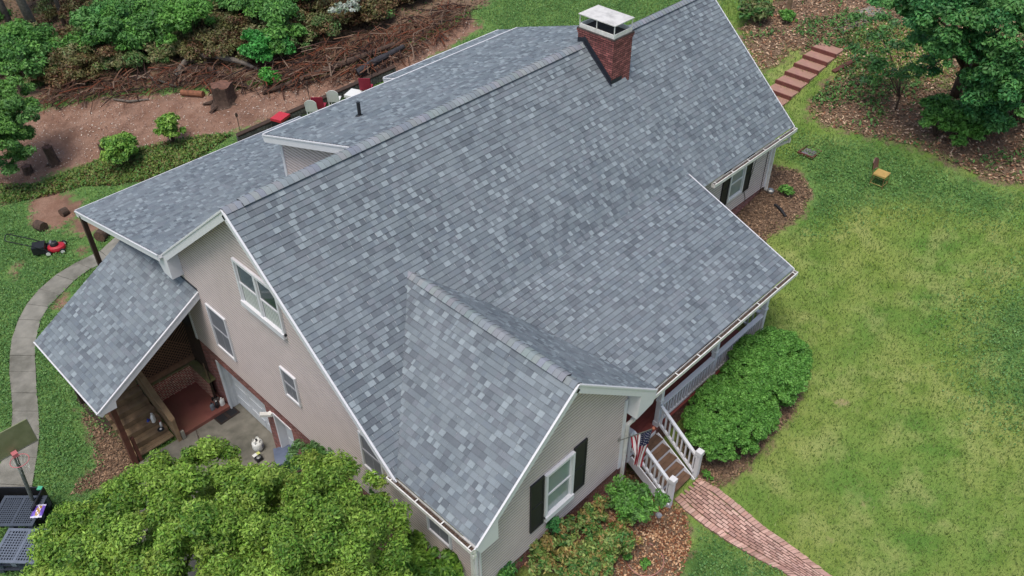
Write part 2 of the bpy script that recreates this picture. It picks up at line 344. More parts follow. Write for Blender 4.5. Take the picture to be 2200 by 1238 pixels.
def ground_mat():
    m = bpy.data.materials.new('yard_ground'); m.use_nodes = True; nt = m.node_tree; N = nt.nodes; L = nt.links; b = N['Principled BSDF']; b.inputs['Roughness'].default_value = .95; b.inputs['Specular IOR Level'].default_value = .2
    tc = N.new('ShaderNodeTexCoord'); at = N.new('ShaderNodeAttribute'); at.attribute_name = 'Zone'; sp = N.new('ShaderNodeSeparateColor'); L.new(at.outputs['Color'], sp.inputs[0])
    def noise(s, d=6, r=.6):
        n = N.new('ShaderNodeTexNoise'); n.inputs['Scale'].default_value = s; n.inputs['Detail'].default_value = d; n.inputs['Roughness'].default_value = r; L.new(tc.outputs['Object'], n.inputs['Vector']); return n.outputs[0]
    def mr(x, a, b_, c, d):
        q = N.new('ShaderNodeMapRange'); q.inputs[1].default_value = a; q.inputs[2].default_value = b_; q.inputs[3].default_value = c; q.inputs[4].default_value = d; L.new(x, q.inputs[0]); return q.outputs[0]
    def mix(f, a, b_):
        q = N.new('ShaderNodeMix'); q.data_type = 'RGBA'; L.new(f, q.inputs[0])
        for s_, i in ((a, 6), (b_, 7)):
            if isinstance(s_, tuple): q.inputs[i].default_value = (*s_, 1)
            else: L.new(s_, q.inputs[i])
        return q.outputs[2]
    def math_(op, a, b_):
        q = N.new('ShaderNodeMath'); q.operation = op
        for s_, i in ((a, 0), (b_, 1)):
            if isinstance(s_, (int, float)): q.inputs[i].default_value = s_
            else: L.new(s_, q.inputs[i])
        return q.outputs[0]
    big = noise(.33, 6, .6); mid = noise(1.3, 6, .6); fine = noise(14, 5, .7); vfine = noise(55, 3, .6); edge = noise(2.2, 8, .7)
    dry = mix(mr(mid, .35, .65, 0, 1), bc('687a34', 1.3), bc('7f884a', 1.3)); gre = mix(mr(mid, .35, .65, 0, 1), bc('4c6e2e', 1.3), bc('5e7c36', 1.3))
    lawn = mix(mr(big, .36, .62, 0, 1), gre, dry); lawn = mix(mr(noise(.9, 5, .6), .5, .68, 0, .55), lawn, bc('8f8f5c', 1.5))
    lus = mix(mr(mid, .35, .65, 0, 1), bc('3c5a2e', 1.55), bc('5a763e', 1.55))
    lf = math_('ADD', sp.outputs[2], mr(edge, .2, .8, -.35, .35))
    g = mix(mr(lf, .3, .7, 0, 1), lawn, lus)
    g = mix(mr(fine, .35, .8, 0, .38), g, bc('3a5820', 1.5))
    g = mix(mr(vfine, .55, .8, 0, .5), g, bc('98a45c', 1.4))
    di = mix(mr(mid, .3, .7, 0, 1), hexc('80604f'), hexc('9a7c6a')); di = mix(mr(fine, .5, .8, 0, .7), di, hexc('66483c')); di = mix(mr(noise(.6, 7, .7), .5, .66, 0, .6), di, hexc('5e463a'))
    mu = mix(mr(fine, .3, .7, 0, 1), hexc('6c5646'), hexc('907a64')); mu = mix(mr(vfine, .5, .7, 0, .8), mu, hexc('4c3a2e'))
    ba = mix(mr(fine, .3, .7, 0, 1), hexc('94805c'), hexc('a8987a'))
    def thr(s_, amp=.45): return mr(math_('ADD', s_, mr(edge, .2, .8, -amp, amp)), .38, .62, 0, 1)
    o = mix(thr(sp.outputs[1]), g, mu); o = mix(thr(sp.outputs[0]), o, di); o = mix(thr(at.outputs['Alpha'], .35), o, ba)
    L.new(o, b.inputs['Base Color'])
    bp = N.new('ShaderNodeBump'); bp.inputs['Strength'].default_value = .9; bp.inputs['Distance'].default_value = .05; L.new(math_('ADD', fine, math_('MULTIPLY', vfine, .6)), bp.inputs['Height']); L.new(bp.outputs[0], b.inputs['Normal'])
    return m
me.materials.append(ground_mat())
def gz(x, y): return float(terr(x, y)+und(x, y)*.5-.03)

# hard surfaces the yard holds
def drape(name, left, right, m, thick=.06, up=.02, joints=0, kind='structure'):
    mb = MB(); n = len(left)
    for i in range(n-1):
        g_ = .012 if joints else 0
        a, b, c, d = [np.array(q[:2], float) for q in (left[i], right[i], right[i+1], left[i+1])]
        cen = (a+b+c+d)/4; pts = [q+(cen-q)/np.linalg.norm(cen-q)*g_ for q in (a, b, c, d)]
        dz = rnd.uniform(-.008, .008); top = [(q[0], q[1], terr(q[0], q[1])+up+dz) for q in pts]; bot = [(q[0], q[1], q2[2]-thick-.05) for q, q2 in zip(pts, top)]
        mb.face(top[::-1]); 
        for k in range(4): mb.face([top[k], top[(k+1) % 4], bot[(k+1) % 4], bot[k]])
    o = mb.build(name, m); o['kind'] = kind; return o
swL = [(262,498),(215,540),(165,565),(120,592),(85,622),(58,655),(40,688),(26,728),(21,765),(20,800),(24,845),(27,885),(24,930),(10,980),(-20,1040),(-60,1100)]
swR = [(300,540),(240,560),(195,578),(160,604),(130,635),(105,660),(88,690),(79,728),(76,765),(78,800),(80,845),(84,885),(86,935),(80,985),(70,1045),(30,1120)]
drape('sidewalk_path', [G(*q) for q in swL], [G(*q) for q in swR], M_concrete, joints=1)
mb = MB()   # driveway slab in big poured panels
for (x0, x1, y0, y1) in ((-3.2, .9, 1.2, 4.05), (-3.2, .33, -3.0, 1.17), (-8.2, -3.23, -9, .6), (-3.2, -1.2, -9, -3.03), (-12, -8.23, -9, .6)):
    mb.box((x0, y0, -.75), (x1, y1, -.585+rnd.uniform(-.004, .004)))
mb.box((-4.6, .63, -.75), (-3.23, 2.6, -.60))
o = mb.build('driveway', M_slab); o['kind'] = 'structure'

# ================================================================== HOUSE
house = empty('house', (.33, -3, -.6), 'large house with new grey shingle roof, pinkish beige siding and red brick base', 'house')
PAL = [hexc(h) for h in ('677178', '6b757c', '707a81', '747e84', '69727a', '6e757d', '67717a', '788289')]
PLIGHT = [hexc(h) for h in ('7f8a91', '869197', '7b868d', '8b969c')]
PDARK = [hexc(h) for h in ('5c646c', '60676f', '5a626a')]
def shingle_plane(name, pieces, origin, u, nrm, parent, seed, exp=.145, thick=.016):
    """courses of random-width tabs; pieces = list of convex polygons given as 3D points on the plane"""
    rr = random.Random(seed); u = np.array(u, float); nrm = np.array(nrm, float); nrm /= np.linalg.norm(nrm)
    w = np.cross(nrm, u); w /= np.linalg.norm(w)
    if w[2] < 0: w = -w
    o = np.array(origin, float)
    P = [ccw([((np.array(q)-o)@u, (np.array(q)-o)@w) for q in pc]) for pc in pieces]
    umin = min(q[0] for p in P for q in p); umax = max(q[0] for p in P for q in p); vmin = min(q[1] for p in P for q in p); vmax = max(q[1] for p in P for q in p)
    mb = MB(); row = math.floor(vmin/exp)
    def P3(q, h): return o+u*q[0]+w*q[1]+nrm*h
    while row*exp < vmax:
        v0, v1 = row*exp, (row+1)*exp; x = umin-rr.random()*.3; last = 0
        while x < umax:
            r_ = rr.random(); wd = rr.choice((.09, .12, .14, .16, .18, .21, .24)); 
            if r_ < .19 and last != 1: c = rr.choice(PLIGHT); last = 1; wd = rr.choice((.06, .10, .13, .15, .17))
            elif r_ < .34: c = rr.choice(PDARK); last = 2
            else: c = rr.choice(PAL); last = 0
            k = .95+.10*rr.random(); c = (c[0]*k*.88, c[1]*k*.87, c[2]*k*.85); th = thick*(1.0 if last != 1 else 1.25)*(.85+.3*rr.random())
            sk = rr.uniform(-.006, .006)
            quad = [(x, v0), (x+wd, v0), (x+wd+sk, v1), (x+sk, v1)]
            for pc in P:
                q = clip(quad, pc)
                if not q: continue
                hh = [th*(1-(a[1]-v0)/exp)+.002 for a in q]
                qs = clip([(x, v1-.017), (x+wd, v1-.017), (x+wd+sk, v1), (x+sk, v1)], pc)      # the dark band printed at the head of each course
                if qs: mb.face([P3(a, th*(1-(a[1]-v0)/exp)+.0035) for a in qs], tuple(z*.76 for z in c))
                mb.face([P3(a, h) for a, h in zip(q, hh)], c)
                for i in range(len(q)):
                    a, b = q[i], q[(i+1) % len(q)]
                    if abs(a[1]-v0) < 1e-6 and abs(b[1]-v0) < 1e-6: mb.face([P3(a, 0), P3(b, 0), P3(b, hh[(i+1) % len(q)]), P3(a, hh[i])], tuple(z*.35 for z in c))  # butt faces darkened in colour to draw the shadow line of each course
            x += wd
        row += 1
    return mb.build(name, M_shingle, parent)
def slab(mb, poly, nrm, t, m=0):
    n = np.array(nrm, float); n /= np.linalg.norm(n); top = [np.array(q, float)-n*.004 for q in poly]; bot = [q-n*t for q in top]
    mb.face(top, m=m); mb.face(bot[::-1], m=m)
    for i in range(len(top)): j = (i+1) % len(top); mb.face([top[i], bot[i], bot[j], top[j]], m=m)
def roof(pieces, u, nrm, seed, t=.10, label=None, m=None):
    pieces = [list(map(tuple, p)) for p in pieces]
    mb = MB()
    for p in pieces:
        a = np.cross(np.array(p[1])-np.array(p[0]), np.array(p[2])-np.array(p[0]))
        slab(mb, p if a@np.array(nrm) > 0 else p[::-1], nrm, t)
    r = mb.build('roof', m or M_white, house)
    if label: r['label'] = label
    shingle_plane('shingles', pieces, pieces[0][0], u, nrm, r, seed); return r
RZ = 9.11; MF = .895; MBK = .80
zf = lambda y: RZ-MF*abs(y)
XB = 12.9; XE = 18.71; YB = -3.71; ZB = zf(YB)
WX, WZ, WY, WL, WR = 3.08, 6.95, -7.80, .84, .80
wl = lambda x: WZ-WL*(WX-x); wr = lambda x: WZ-WR*(x-WX)
yA = -(RZ-WZ)/MF                                # wing ridge meets the main slope
XL = .05; zL = wl(XL); yL = -(RZ-zL)/MF         # wing left eave
xV = WX+(WZ-ZB)/WR                              # wing right slope at the pitch break
YP, ZP = -7.65, 4.28; MP = (ZB-ZP)/(YB-YP)
zp = lambda y: ZB-MP*(YB-y)
XRT = 6.15; zR = wr(XRT); yR = YB-(ZB-zR)/MP
XPB = 12.98
# main front slope
rf_main = roof([[(0,0,RZ),(0,yL,zL),(XL,yL,zL),(WX,yA,WZ),(WX,0,RZ)], [(WX,0,RZ),(WX,yA,WZ),(xV,YB,ZB),(XB,YB,ZB),(XB,0,RZ)]], (1,0,0), (0,-MF,1), 1, label='steep front roof slope')
# porch slope
roof([[(xV,YB,ZB),(XRT,yR,zR),(XPB,yR,zR),(XPB,YB,ZB)], [(XRT,yR,zR),(XRT,YP,ZP),(XPB,YP,ZP),(XPB,yR,zR)]], (1,0,0), (0,-MP,1), 2, label='shallow front roof slope over the porch')
# wing slopes
roof([[(WX,yA,WZ),(XL,yL,zL),(XL,WY,zL),(WX,WY,WZ)]], (0,1,0), (-WL,0,1), 3, label='left slope of the front gable wing')
roof([[(WX,WY,WZ),(XRT,WY,zR),(XRT,yR,zR),(xV,YB,ZB),(WX,YB,WZ)], [(WX,YB,WZ),(xV,YB,ZB),(WX,yA,WZ)]], (0,1,0), (WR,0,1), 4, label='right slope of the front gable wing')
# far block (set slightly lower)
HF = .16; Y2 = -4.08
roof([[(XB+.003,0,RZ-HF),(XB+.003,Y2,zf(Y2)-HF),(XE,Y2,zf(Y2)-HF),(XE,0,RZ-HF)]], (1,0,0), (0,-MF,1), 5, label='front slope of the far block')
roof([[(XB+.003,0.01,RZ-HF),(XE,0.01,RZ-HF),(XE,4.2,RZ-HF-MBK*4.2),(XB+.003,4.2,RZ-HF-MBK*4.2)]], (-1,0,0), (0,MBK,1), 6, label='rear slope of the far block')
# main rear slope
roof([[(0,0.01,RZ),(XB,0.01,RZ),(XB,4.95,RZ-MBK*4.95),(0,4.95,RZ-MBK*4.95)]], (-1,0,0), (0,MBK,1), 7, label='steep rear roof slope')
# rear dormer, its outer extension and the lower rear porch
YD, ZD = 4.47, 7.74; MD = (RZ+.02-ZD)/YD; XD = 3.68; XD2 = 14.0
roof([[(XD,0.0,RZ+.02),(XD2,0.0,RZ+.02),(XD2,YD,ZD),(XD,YD,ZD)]], (-1,0,0), (0,MD,1), 8, label='low slope of the rear shed dormer')
e = lambda y: ZD-.07-MD*(y-YD)
roof([[(8.75,YD-.1,e(YD-.1)),(XD2,YD-.1,e(YD-.1)),(XD2,5.4,e(5.4)),(8.75,5.4,e(5.4))]], (-1,0,0), (0,MD,1), 9, label='outer strip of the rear dormer roof')
yJ = 4.5; zJ = RZ-MBK*yJ+.02; YQ, ZQ = 10.72, 4.05; MQ = (zJ-ZQ)/(YQ-yJ); XQ2 = 8.6
roof([[(-.12,yJ,zJ),(XQ2,yJ,zJ),(XQ2,YQ,ZQ),(-.12,YQ,ZQ)]], (-1,0,0), (0,MQ,1), 10, label='shallow roof of the rear screened porch')
# lean-to over the basement entry
LX, LZ, LX2, LZ2, LY, LY2 = .33, 4.47, -3.28, 2.30, 3.69, 7.78; ML = (LZ-LZ2)/(LX-LX2)
roof([[(LX,LY,LZ),(LX,LY2,LZ),(LX2,LY2,LZ2),(LX2,LY,LZ2)]], (0,1,0), (-ML,0,1), 11, label='lean-to roof over the basement entry')

# ridge caps and vent
def caps(a, b, n1, n2, wdt=.15, lift=.045, parent=house, vent=(0., 1.), seed=3):
    rr = random.Random(seed); a = np.array(a, float); b = np.array(b, float); d = b-a; Ln = np.linalg.norm(d); d /= Ln
    n1, n2 = np.array(n1, float)/np.linalg.norm(n1), np.array(n2, float)/np.linalg.norm(n2)
    s1 = np.cross(d, n1); s1 *= -1 if s1[2] > 0 else 1; s2 = np.cross(d, n2); s2 *= -1 if s2[2] > 0 else 1
    up = (n1+n2); up /= np.linalg.norm(up); mb = MB(); st = .15; x = 0.; nn = 6
    def prof(lift_, p):
        out = []
        for k in range(-nn, nn+1):
            t = k/nn; s = s1 if t < 0 else s2; nr = n1 if t < 0 else n2; q = abs(t)
            rnd_ = lift_*.6*(1-q)**2 if q < 1 else 0
            out.append(p+s*wdt*q+nr*(lift_*(1 if q < .999 else 1))*(.0+1)*(1-.0*q)*(1 if True else 0)-up*(rnd_)+(up-nr)*lift_*(1-q))
        return out
    while x < Ln-.02:
        inv = vent[0]*Ln <= x <= vent[1]*Ln; lf = lift if inv else .014
        c = hexc(rr.choice(('7c8286','808689','787e83','84898d'))); c = tuple(z*(.95+.1*rr.random()) for z in c)
        x2 = min(x+st+.01, Ln); A = prof(lf+.012, a+d*x); B = prof(lf, a+d*x2)
        for i in range(2*nn): mb.face([A[i], B[i], B[i+1], A[i+1]], c)
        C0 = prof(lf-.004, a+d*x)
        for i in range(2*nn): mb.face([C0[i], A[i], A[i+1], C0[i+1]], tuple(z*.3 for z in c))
        x += st
    cp = mb.build('ridge_cap', M_cap, parent, smooth=False)
    if vent[1] > vent[0]:
        v = MB(); p0, p1 = a+d*Ln*vent[0]+d*.02, a+d*Ln*vent[1]
        for s, nr in ((s1, n1), (s2, n2)):
            A = p0+s*(wdt-.02); B = p1+s*(wdt-.02)
            v.face([A+nr*.004, B+nr*.004, B+nr*(lift-.006), A+nr*(lift-.006)]); v.face([A+nr*(lift-.008), B+nr*(lift-.008), p1-up*.01, p0-up*.01])
        v.build('ridge_vent', M_vent, cp)
    return cp
caps((0,0,RZ+.012), (12.1,0,RZ+.012), (0,-MF,1), (0,MBK*.6,1), vent=(.035,.975), lift=.045, wdt=.155)
caps((13.15,0,RZ-HF+.012), (XE,0,RZ-HF+.012), (0,-MF,1), (0,MBK,1), vent=(0,.97), seed=4, lift=.045, wdt=.155)
caps((WX,WY,WZ+.012), (WX,yA+.1,WZ+.012), (-WL,0,1), (WR,0,1), vent=(.05,.86), seed=5, lift=.045, wdt=.155)
# valley crease lines are covered by woven shingles; wall flashing on the lean-to
mb = MB(); mb.bar((LX+.0,LY-.02,LZ+.05),(LX+.0,5.1,LZ+.05),.06,.09); mb.build('flashing', M_flash, house)

# rake boards (white) and soffit returns
def boards(name, segs, m=M_white, parent=house):
    mb = MB()
    for a, b, w, h in segs: mb.bar(a, b, w, h)
    return mb.build(name, m, parent)
def rake(name, a, b, out, h=.20, drop=.11):
    """white board hung under the roof edge from a to b, outward axis out; with a thin drip edge"""
    a = np.array(a, float); b = np.array(b, float); o_ = np.array(out, float); mb = MB()
    mb.bar(a+o_*.012-np.array([0,0,drop+.015]), b+o_*.012-np.array([0,0,drop+.015]), .03, h); mb.bar(a+o_*.03-np.array([0,0,.015]), b+o_*.03-np.array([0,0,.015]), .035, .035)
    return mb.build(name, M_white, house)
rake('rake_board', (0,0,RZ), (0,yL,zL), (-1,0,0)); rake('rake_board', (0,0,RZ), (0,4.95,RZ-MBK*4.95), (-1,0,0), h=.24)
rake('rake_board', (WX,WY,WZ), (XL,WY,zL), (0,-1,0)); rake('rake_board', (WX,WY,WZ), (XRT,WY,zR), (0,-1,0), h=.22)
rake('rake_board', (XE,0,RZ-HF), (XE,Y2,zf(Y2)-HF), (1,0,0)); rake('rake_board', (XPB,YB,ZB), (XPB,YP,ZP), (1,0,0))
rake('rake_board', (LX,LY,LZ), (LX2,LY,LZ2), (0,-1,0), h=.22); rake('fascia_board', (LX2,LY,LZ2), (LX2,LY2,LZ2), (-1,0,0), h=.05, drop=.04)
rake('rake_board', (XD,.05,RZ), (XD,YD,ZD), (-1,0,0), h=.22); rake('rake_board', (-.12,yJ+.05,zJ), (-.12,YQ,ZQ), (-1,0,0), h=.18)
rake('fascia_board', (XD,YD,ZD), (XD2,YD,ZD), (0,1,0), h=.12, drop=.06); rake('rake_board', (8.75,YD,e(YD)), (8.75,5.4,e(5.4)), (-1,0,0), h=.2)
rake('fascia_board', (8.75,5.4,e(5.4)), (XD2,5.4,e(5.4)), (0,1,0), h=.14, drop=.07); rake('fascia_board', (-.12,YQ,ZQ), (XQ2,YQ,ZQ), (0,1,0), h=.14, drop=.07)
def ret(pts, ax, d0, d1):          # boxed soffit return: polygon extruded along axis
    mb = MB(); k = {'x': 0, 'y': 1}[ax]
    def P(q, d): return (d, q[0], q[1]) if k == 0 else (q[0], d, q[1])
    A = [P(q, d0) for q in pts]; B = [P(q, d1) for q in pts]; mb.face(A); mb.face(B[::-1])
    for i in range(len(A)): j = (i+1) % len(A); mb.face([A[i], B[i], B[j], A[j]])
    return mb.build('soffit_return', M_white, house)
zb = RZ-MBK*4.95
ret([(4.95,zb-.12),(4.3,zb+.36),(4.3,zb-.42),(4.75,zb-.42)], 'x', -.03, .38)
ret([(XRT,zR-.12),(XRT-.65,zR+.36),(XRT-.72,zR-.5),(XRT-.1,zR-.40)], 'y', WY-.03, WY+.42)
ret([(XL,zL-.12),(XL+.62,zL+.36),(XL+.62,zL-.34),(XL+.1,zL-.34)], 'y', WY-.03, WY+.42)
ret([(XL+.05,zL-.12),(XL+.45,zL-.05),(XL+.35,zL-.22),(XL+.05,zL-.22)], 'y', WY+.42, yL+.2)
ret([(LX2,LZ2-.12),(LX2+.55,LZ2+.22),(LX2+.5,LZ2-.16),(LX2+.12,LZ2-.16)], 'y', LY-.03, LY+.3)

# gutters
def gutter(a, b, out, hang=.9, gunk=True, w=.125, close=True):
    a = np.array(a, float); b = np.array(b, float); o_ = np.array(out, float); z = np.array([0,0,1.]); mb = MB(); d = (b-a)/np.linalg.norm(b-a); L_ = np.linalg.norm(b-a)
    a = a+o_*.015-z*.03; b = b+o_*.015-z*.03
    mb.bar(a+o_*w-z*.055, b+o_*w-z*.055, .012, .12); mb.bar(a+o_*w, b+o_*w, .028, .016); mb.bar(a+o_*w*.5-z*.115, b+o_*w*.5-z*.115, w, .01); mb.bar(a-z*.055, b-z*.055, .01, .11)
    for q in (a, b): mb.bar(q-z*.055, q+o_*w-z*.055, .01, .12)
    n = max(2, int(L_/hang))
    for i in range(n+1):
        q = a+d*(.12+(L_-.24)*i/n); mb.bar(q-z*.004, q+o_*w-z*.004, .03, .008)
    g = mb.build('gutter', M_gutter, house)
    if gunk:
        mb = MB(); k = int(L_/.12)
        for i in range(k):
            q0 = a+d*(L_*i/k+.01); q1 = a+d*(L_*(i+1)/k); h0 = -.075+.02*rnd.random()
            mb.bar(q0+o_*w*.5+z*h0, q1+o_*w*.5+z*h0, w-.02, .03)
        mb.build('gutter_debris', M_gunk, g)
    return g
gutter((XL,yL-.05+.25,zL-.02), (XL,WY,zL-.02), (-1,0,0), hang=.8)
gutter((XRT-.05,YP,ZP-.02), (XPB+.03,YP,ZP-.02), (0,-1,0), hang=.95)
gutter((XB+.9,Y2,zf(Y2)-HF-.02), (XE+.03,Y2,zf(Y2)-HF-.02), (0,-1,0), hang=.9)

# siding walls: lapped courses
def siding(pieces, axis, fixed, out, label=None, exp=.102, name='siding_wall'):
    """pieces: convex polygons (s, z); axis 'y' = wall at x=fixed spanning y; 'x' = wall at y=fixed spanning x"""
    mb = MB(); zs = [q[1] for p in pieces for q in p]; z = min(zs)
    def P(q, d): return (fixed+out*d, q[0], q[1]) if axis == 'y' else (q[0], fixed+out*d, q[1])
    P_ = [ccw(list(p)) for p in pieces]; s0 = min(q[0] for p in pieces for q in p)-1; s1 = max(q[0] for p in pieces for q in p)+1
    while z < max(zs):
        for p in P_:
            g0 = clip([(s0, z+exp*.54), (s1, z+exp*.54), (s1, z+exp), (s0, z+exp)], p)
            if g0: mb.face([P(a, .020-.024*(a[1]-z-exp*.54)/(exp*.46)) for a in g0], m=1)  # cove strip takes the darker tone as a painted lap shadow
            q = clip([(s0, z), (s1, z), (s1, z+exp*.54), (s0, z+exp*.54)], p)
            if not q: continue
            h = [.020 for a in q]
            mb.face([P(a, k) for a, k in zip(q, h)])
            for i in range(len(q)):
                a, b = q[i], q[(i+1) % len(q)]
                if abs(a[1]-z) < 1e-6 and abs(b[1]-z) < 1e-6: mb.face([P(a, -.012), P(b, -.012), P(b, h[(i+1) % len(q)]), P(a, h[i])])
        z += exp
    o = mb.build(name, [M_siding, M_cove_shade], house)
    if label: o['label'] = label
    return o
ZS = 1.97
GX = .33
zr_ = lambda y: RZ-.13-(MF*abs(y) if y < 0 else MBK*y)
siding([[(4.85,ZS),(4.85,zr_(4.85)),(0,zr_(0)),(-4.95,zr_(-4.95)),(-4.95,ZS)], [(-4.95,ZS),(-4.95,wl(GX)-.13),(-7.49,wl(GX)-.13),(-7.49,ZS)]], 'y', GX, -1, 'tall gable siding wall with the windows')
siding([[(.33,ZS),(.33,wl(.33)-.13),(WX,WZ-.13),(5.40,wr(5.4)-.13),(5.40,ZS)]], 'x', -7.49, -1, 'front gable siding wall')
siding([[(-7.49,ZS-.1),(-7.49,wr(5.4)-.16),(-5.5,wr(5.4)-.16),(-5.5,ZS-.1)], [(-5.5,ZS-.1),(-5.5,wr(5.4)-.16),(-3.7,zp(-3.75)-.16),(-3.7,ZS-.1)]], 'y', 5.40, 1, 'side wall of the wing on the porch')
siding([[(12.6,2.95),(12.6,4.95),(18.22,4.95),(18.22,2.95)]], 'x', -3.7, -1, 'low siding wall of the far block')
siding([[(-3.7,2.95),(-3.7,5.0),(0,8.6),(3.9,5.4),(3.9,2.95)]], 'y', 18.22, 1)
# dormer cheek
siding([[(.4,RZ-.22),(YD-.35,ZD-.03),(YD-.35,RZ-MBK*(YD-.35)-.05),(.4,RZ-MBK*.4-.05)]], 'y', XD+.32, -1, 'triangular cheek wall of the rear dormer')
mb = MB(); mb.box((XD+.32,YD-.40,5.2),(XD2-.3,YD-.34,ZD-.05)); mb.build('dormer_wall', M_siding, house)
mb = MB(); mb.box((XD+.27,YD-.42,5.5),(XD+.315,YD-.30,ZD-.06)); mb.build('corner_board', M_white, house)
# core walls behind (rear, porch front wall, far block rear)
mb = MB(); mb.box((.36,4.80,ZS),(12.9,4.86,5.1)); mb.box((12.9,3.85,2.6),(18.2,3.9,5.5)); mb.build('rear_wall', M_siding, house)
def brickwall(name, quads, m=M_brick, parent=house):
    mb = MB()
    for q in quads:
        q = [np.array(a, float) for a in q]; u = q[1]-q[0]; 
        ax = 0 if abs(u[0]) > abs(u[1]) else 1
        mb.face(q, uv=[(a[ax]+.013, a[2]) for a in q])
    return mb.build(name, m, parent)
def bq(a, b, z0, z1): return [(a[0],a[1],z0),(b[0],b[1],z0),(b[0],b[1],z1),(a[0],a[1],z1)]
brickwall('brick_wall', [bq((5.42,-3.72),(13.0,-3.72),1.4,4.6)])      # porch front wall, red brick
# basement brick with openings
zt = ZS-.01; BX = .37
GY1, GY0, GZ = 4.03, 1.42, 1.50      # garage opening
D2a, D2b = 1.0, .08                  # second door
quads = [bq((BX,4.86),(BX,GY1),-.7,zt), bq((BX,GY1),(BX,GY0),GZ,zt), bq((BX,GY0),(BX,D2a),-.7,zt), bq((BX,D2a),(BX,D2b),1.50,zt), bq((BX,D2b),(BX,-7.46),-.7,zt),
         bq((BX,-7.46),(5.36,-7.46),-.7,zt), bq((5.36,-7.46),(5.36,-3.7),.2,zt), bq((12.7,-3.66),(18.18,-3.66),1.4,2.96), bq((18.18,-3.66),(18.18,3.8),1.4,2.96), bq((BX,4.86),(.9,4.86),-.7,zt),
         bq((BX,GY0),(.75,GY0),-.7,GZ), bq((BX,D2a),(.62,D2a),-.7,1.5)]
brickwall('brick_base', quads[:7]+quads[9:]); brickwall('brick_base', quads[7:9])
# garage door set back in the opening, its white jamb, the narrow second door
mb = MB(); gxp = .68
mb.box((gxp,GY0,-.6),(gxp+.05,GY1,GZ))
for k in range(4):
    z0 = -.56+k*.515; mb.box((gxp-.012,GY0+.02,z0),(gxp,GY1-.02,z0+.50))
    for j in range(3):
        y0 = GY0+.10+j*.84
        if k > -1: mb.box((gxp-.026,y0,z0+.09),(gxp-.012,y0+.70,z0+.41))
gd = mb.build('garage_door', M_door, house, bevel=.006)
mb = MB(); mb.box((BX+.005,GY1-.05,-.6),(gxp,GY1-.0,GZ)); mb.box((BX-.02,GY1-.09,-.6),(BX+.03,GY1+.02,GZ+.02)); mb.box((BX+.1,GY1-.062,-.55),(BX+.13,GY1-.05,GZ)); mb.box((BX+.2,GY1-.062,-.55),(BX+.215,GY1-.05,GZ)); mb.build('door_jamb', M_door, house)
mb = MB(); mb.box((.60,D2b,-.6),(.64,D2a,1.5)); mb.box((.585,D2b+.12,.5),(.60,D2a-.12,1.35)); mb.box((.585,D2b+.12,-.45),(.60,D2a-.12,.35)); sdr = mb.build('side_door', M_door, house)
mb = MB(); mb.box((BX-.02,D2a-.06,-.6),(.6,D2a-.002,1.5)); mb.box((BX-.02,D2b,1.44),(.6,D2a-.06,1.498)); mb.build('door_frame', M_white, sdr)
mb = MB(); mb.box((BX-.07,1.02,1.33),(BX,1.16,1.45)); mb.bar((BX-.05,1.09,1.38),(BX-.30,1.22,1.47),.13,.08); f = mb.build('flood_light', M_plasticw, house, bevel=.01)

# windows ---------------------------------------------------------------
def window(axis, fixed, out, s0, s1, z0, z1, units=1, screen=False, deep=.04, label=None, sill=False):
    sa, sb = min(s0, s1), max(s0, s1)
    def B(mb, a0, a1, c0, c1, d0, d1):
        if axis == 'y': mb.box((fixed+out*d0, a0, c0), (fixed+out*d1, a1, c1))
        else: mb.box((a0, fixed+out*d0, c0), (a1, fixed+out*d1, c1))
    t = .055 if screen else .075; w = MB()
    B(w, sa, sb, z1-t, z1, 0, deep+.015); B(w, sa, sb, z0, z0+t*(1.0 if not sill else 2.2), 0, deep+(.05 if sill else .013)); B(w, sa, sa+t, z0+t, z1-t, 0, deep+.014); B(w, sb-t, sb, z0+t, z1-t, 0, deep+.014)
    um = (sb-sa-2*t)/units
    for i in range(1, units): B(w, sa+t+um*i-.05, sa+t+um*i+.05, z0+t, z1-t, 0, deep+.012)
    win = w.build('window', M_white, house)
    if label: win['label'] = label
    for i in range(units):
        a, b = sa+t+um*i+(.05 if i else 0), sa+t+um*(i+1)-(.05 if i < units-1 else 0); zc = (z0+z1)/2
        g = MB(); B(g, a, b, z0+t, z1-t, .004, .012); g.build('pane', M_screen if screen else (M_glass if axis == 'y' else M_glass2), win)
        s = MB(); B(s, a, b, zc-.025, zc+.025, .012, .034)
        if not screen:
            fr = .035; B(s, a, a+fr, z0+t, zc, .012, .028); B(s, b-fr, b, z0+t, zc, .012, .028); B(s, a, b, z0+t, z0+t+fr+.015, .012, .029); B(s, a, a+fr, zc, z1-t, .012, .02); B(s, b-fr, b, zc, z1-t, .012, .02)
        else: B(s, (a+b)/2-.01, (a+b)/2+.01, z0+t, zc, .0125, .016)
        s.build('sash', M_white if not screen else mat('screen_sash', hexc('8d8e92'), .6), win)
        if not screen and axis == 'y':
            c = MB(); n = 9
            for k in range(n): B(c, a+.05+(b-a-.1)*k/n, a+.05+(b-a-.1)*(k+.75)/n, z0+t+.05, zc-.03, .0122, .0155)
            c.build('curtain', M_curtain, win)
    return win
window('y', GX-.018, -1, .82, -1.05, 5.72, 7.20, units=2, label='double sash window with white curtains high on the gable', sill=True, deep=.05)
window('y', GX-.018, -1, 3.30, 2.30, 2.68, 4.28, screen=True, label='tall screened window beside the lean-to')
window('y', GX-.018, -1, -.32, -1.0, 3.28, 4.32, screen=True, label='small screened window')
window('y', GX-.018, -1, -3.58, -4.4, 3.2, 4.46, screen=True, label='window near the front wing partly behind leaves')
window('y', GX-.018, -1, -5.9, -6.7, 2.9, 4.0, screen=True, label='window under the wing gutter')
window('x', -7.508, -1, 2.44, 3.43, 2.62, 4.30, deep=.07, label='front gable window between black shutters', sill=True)
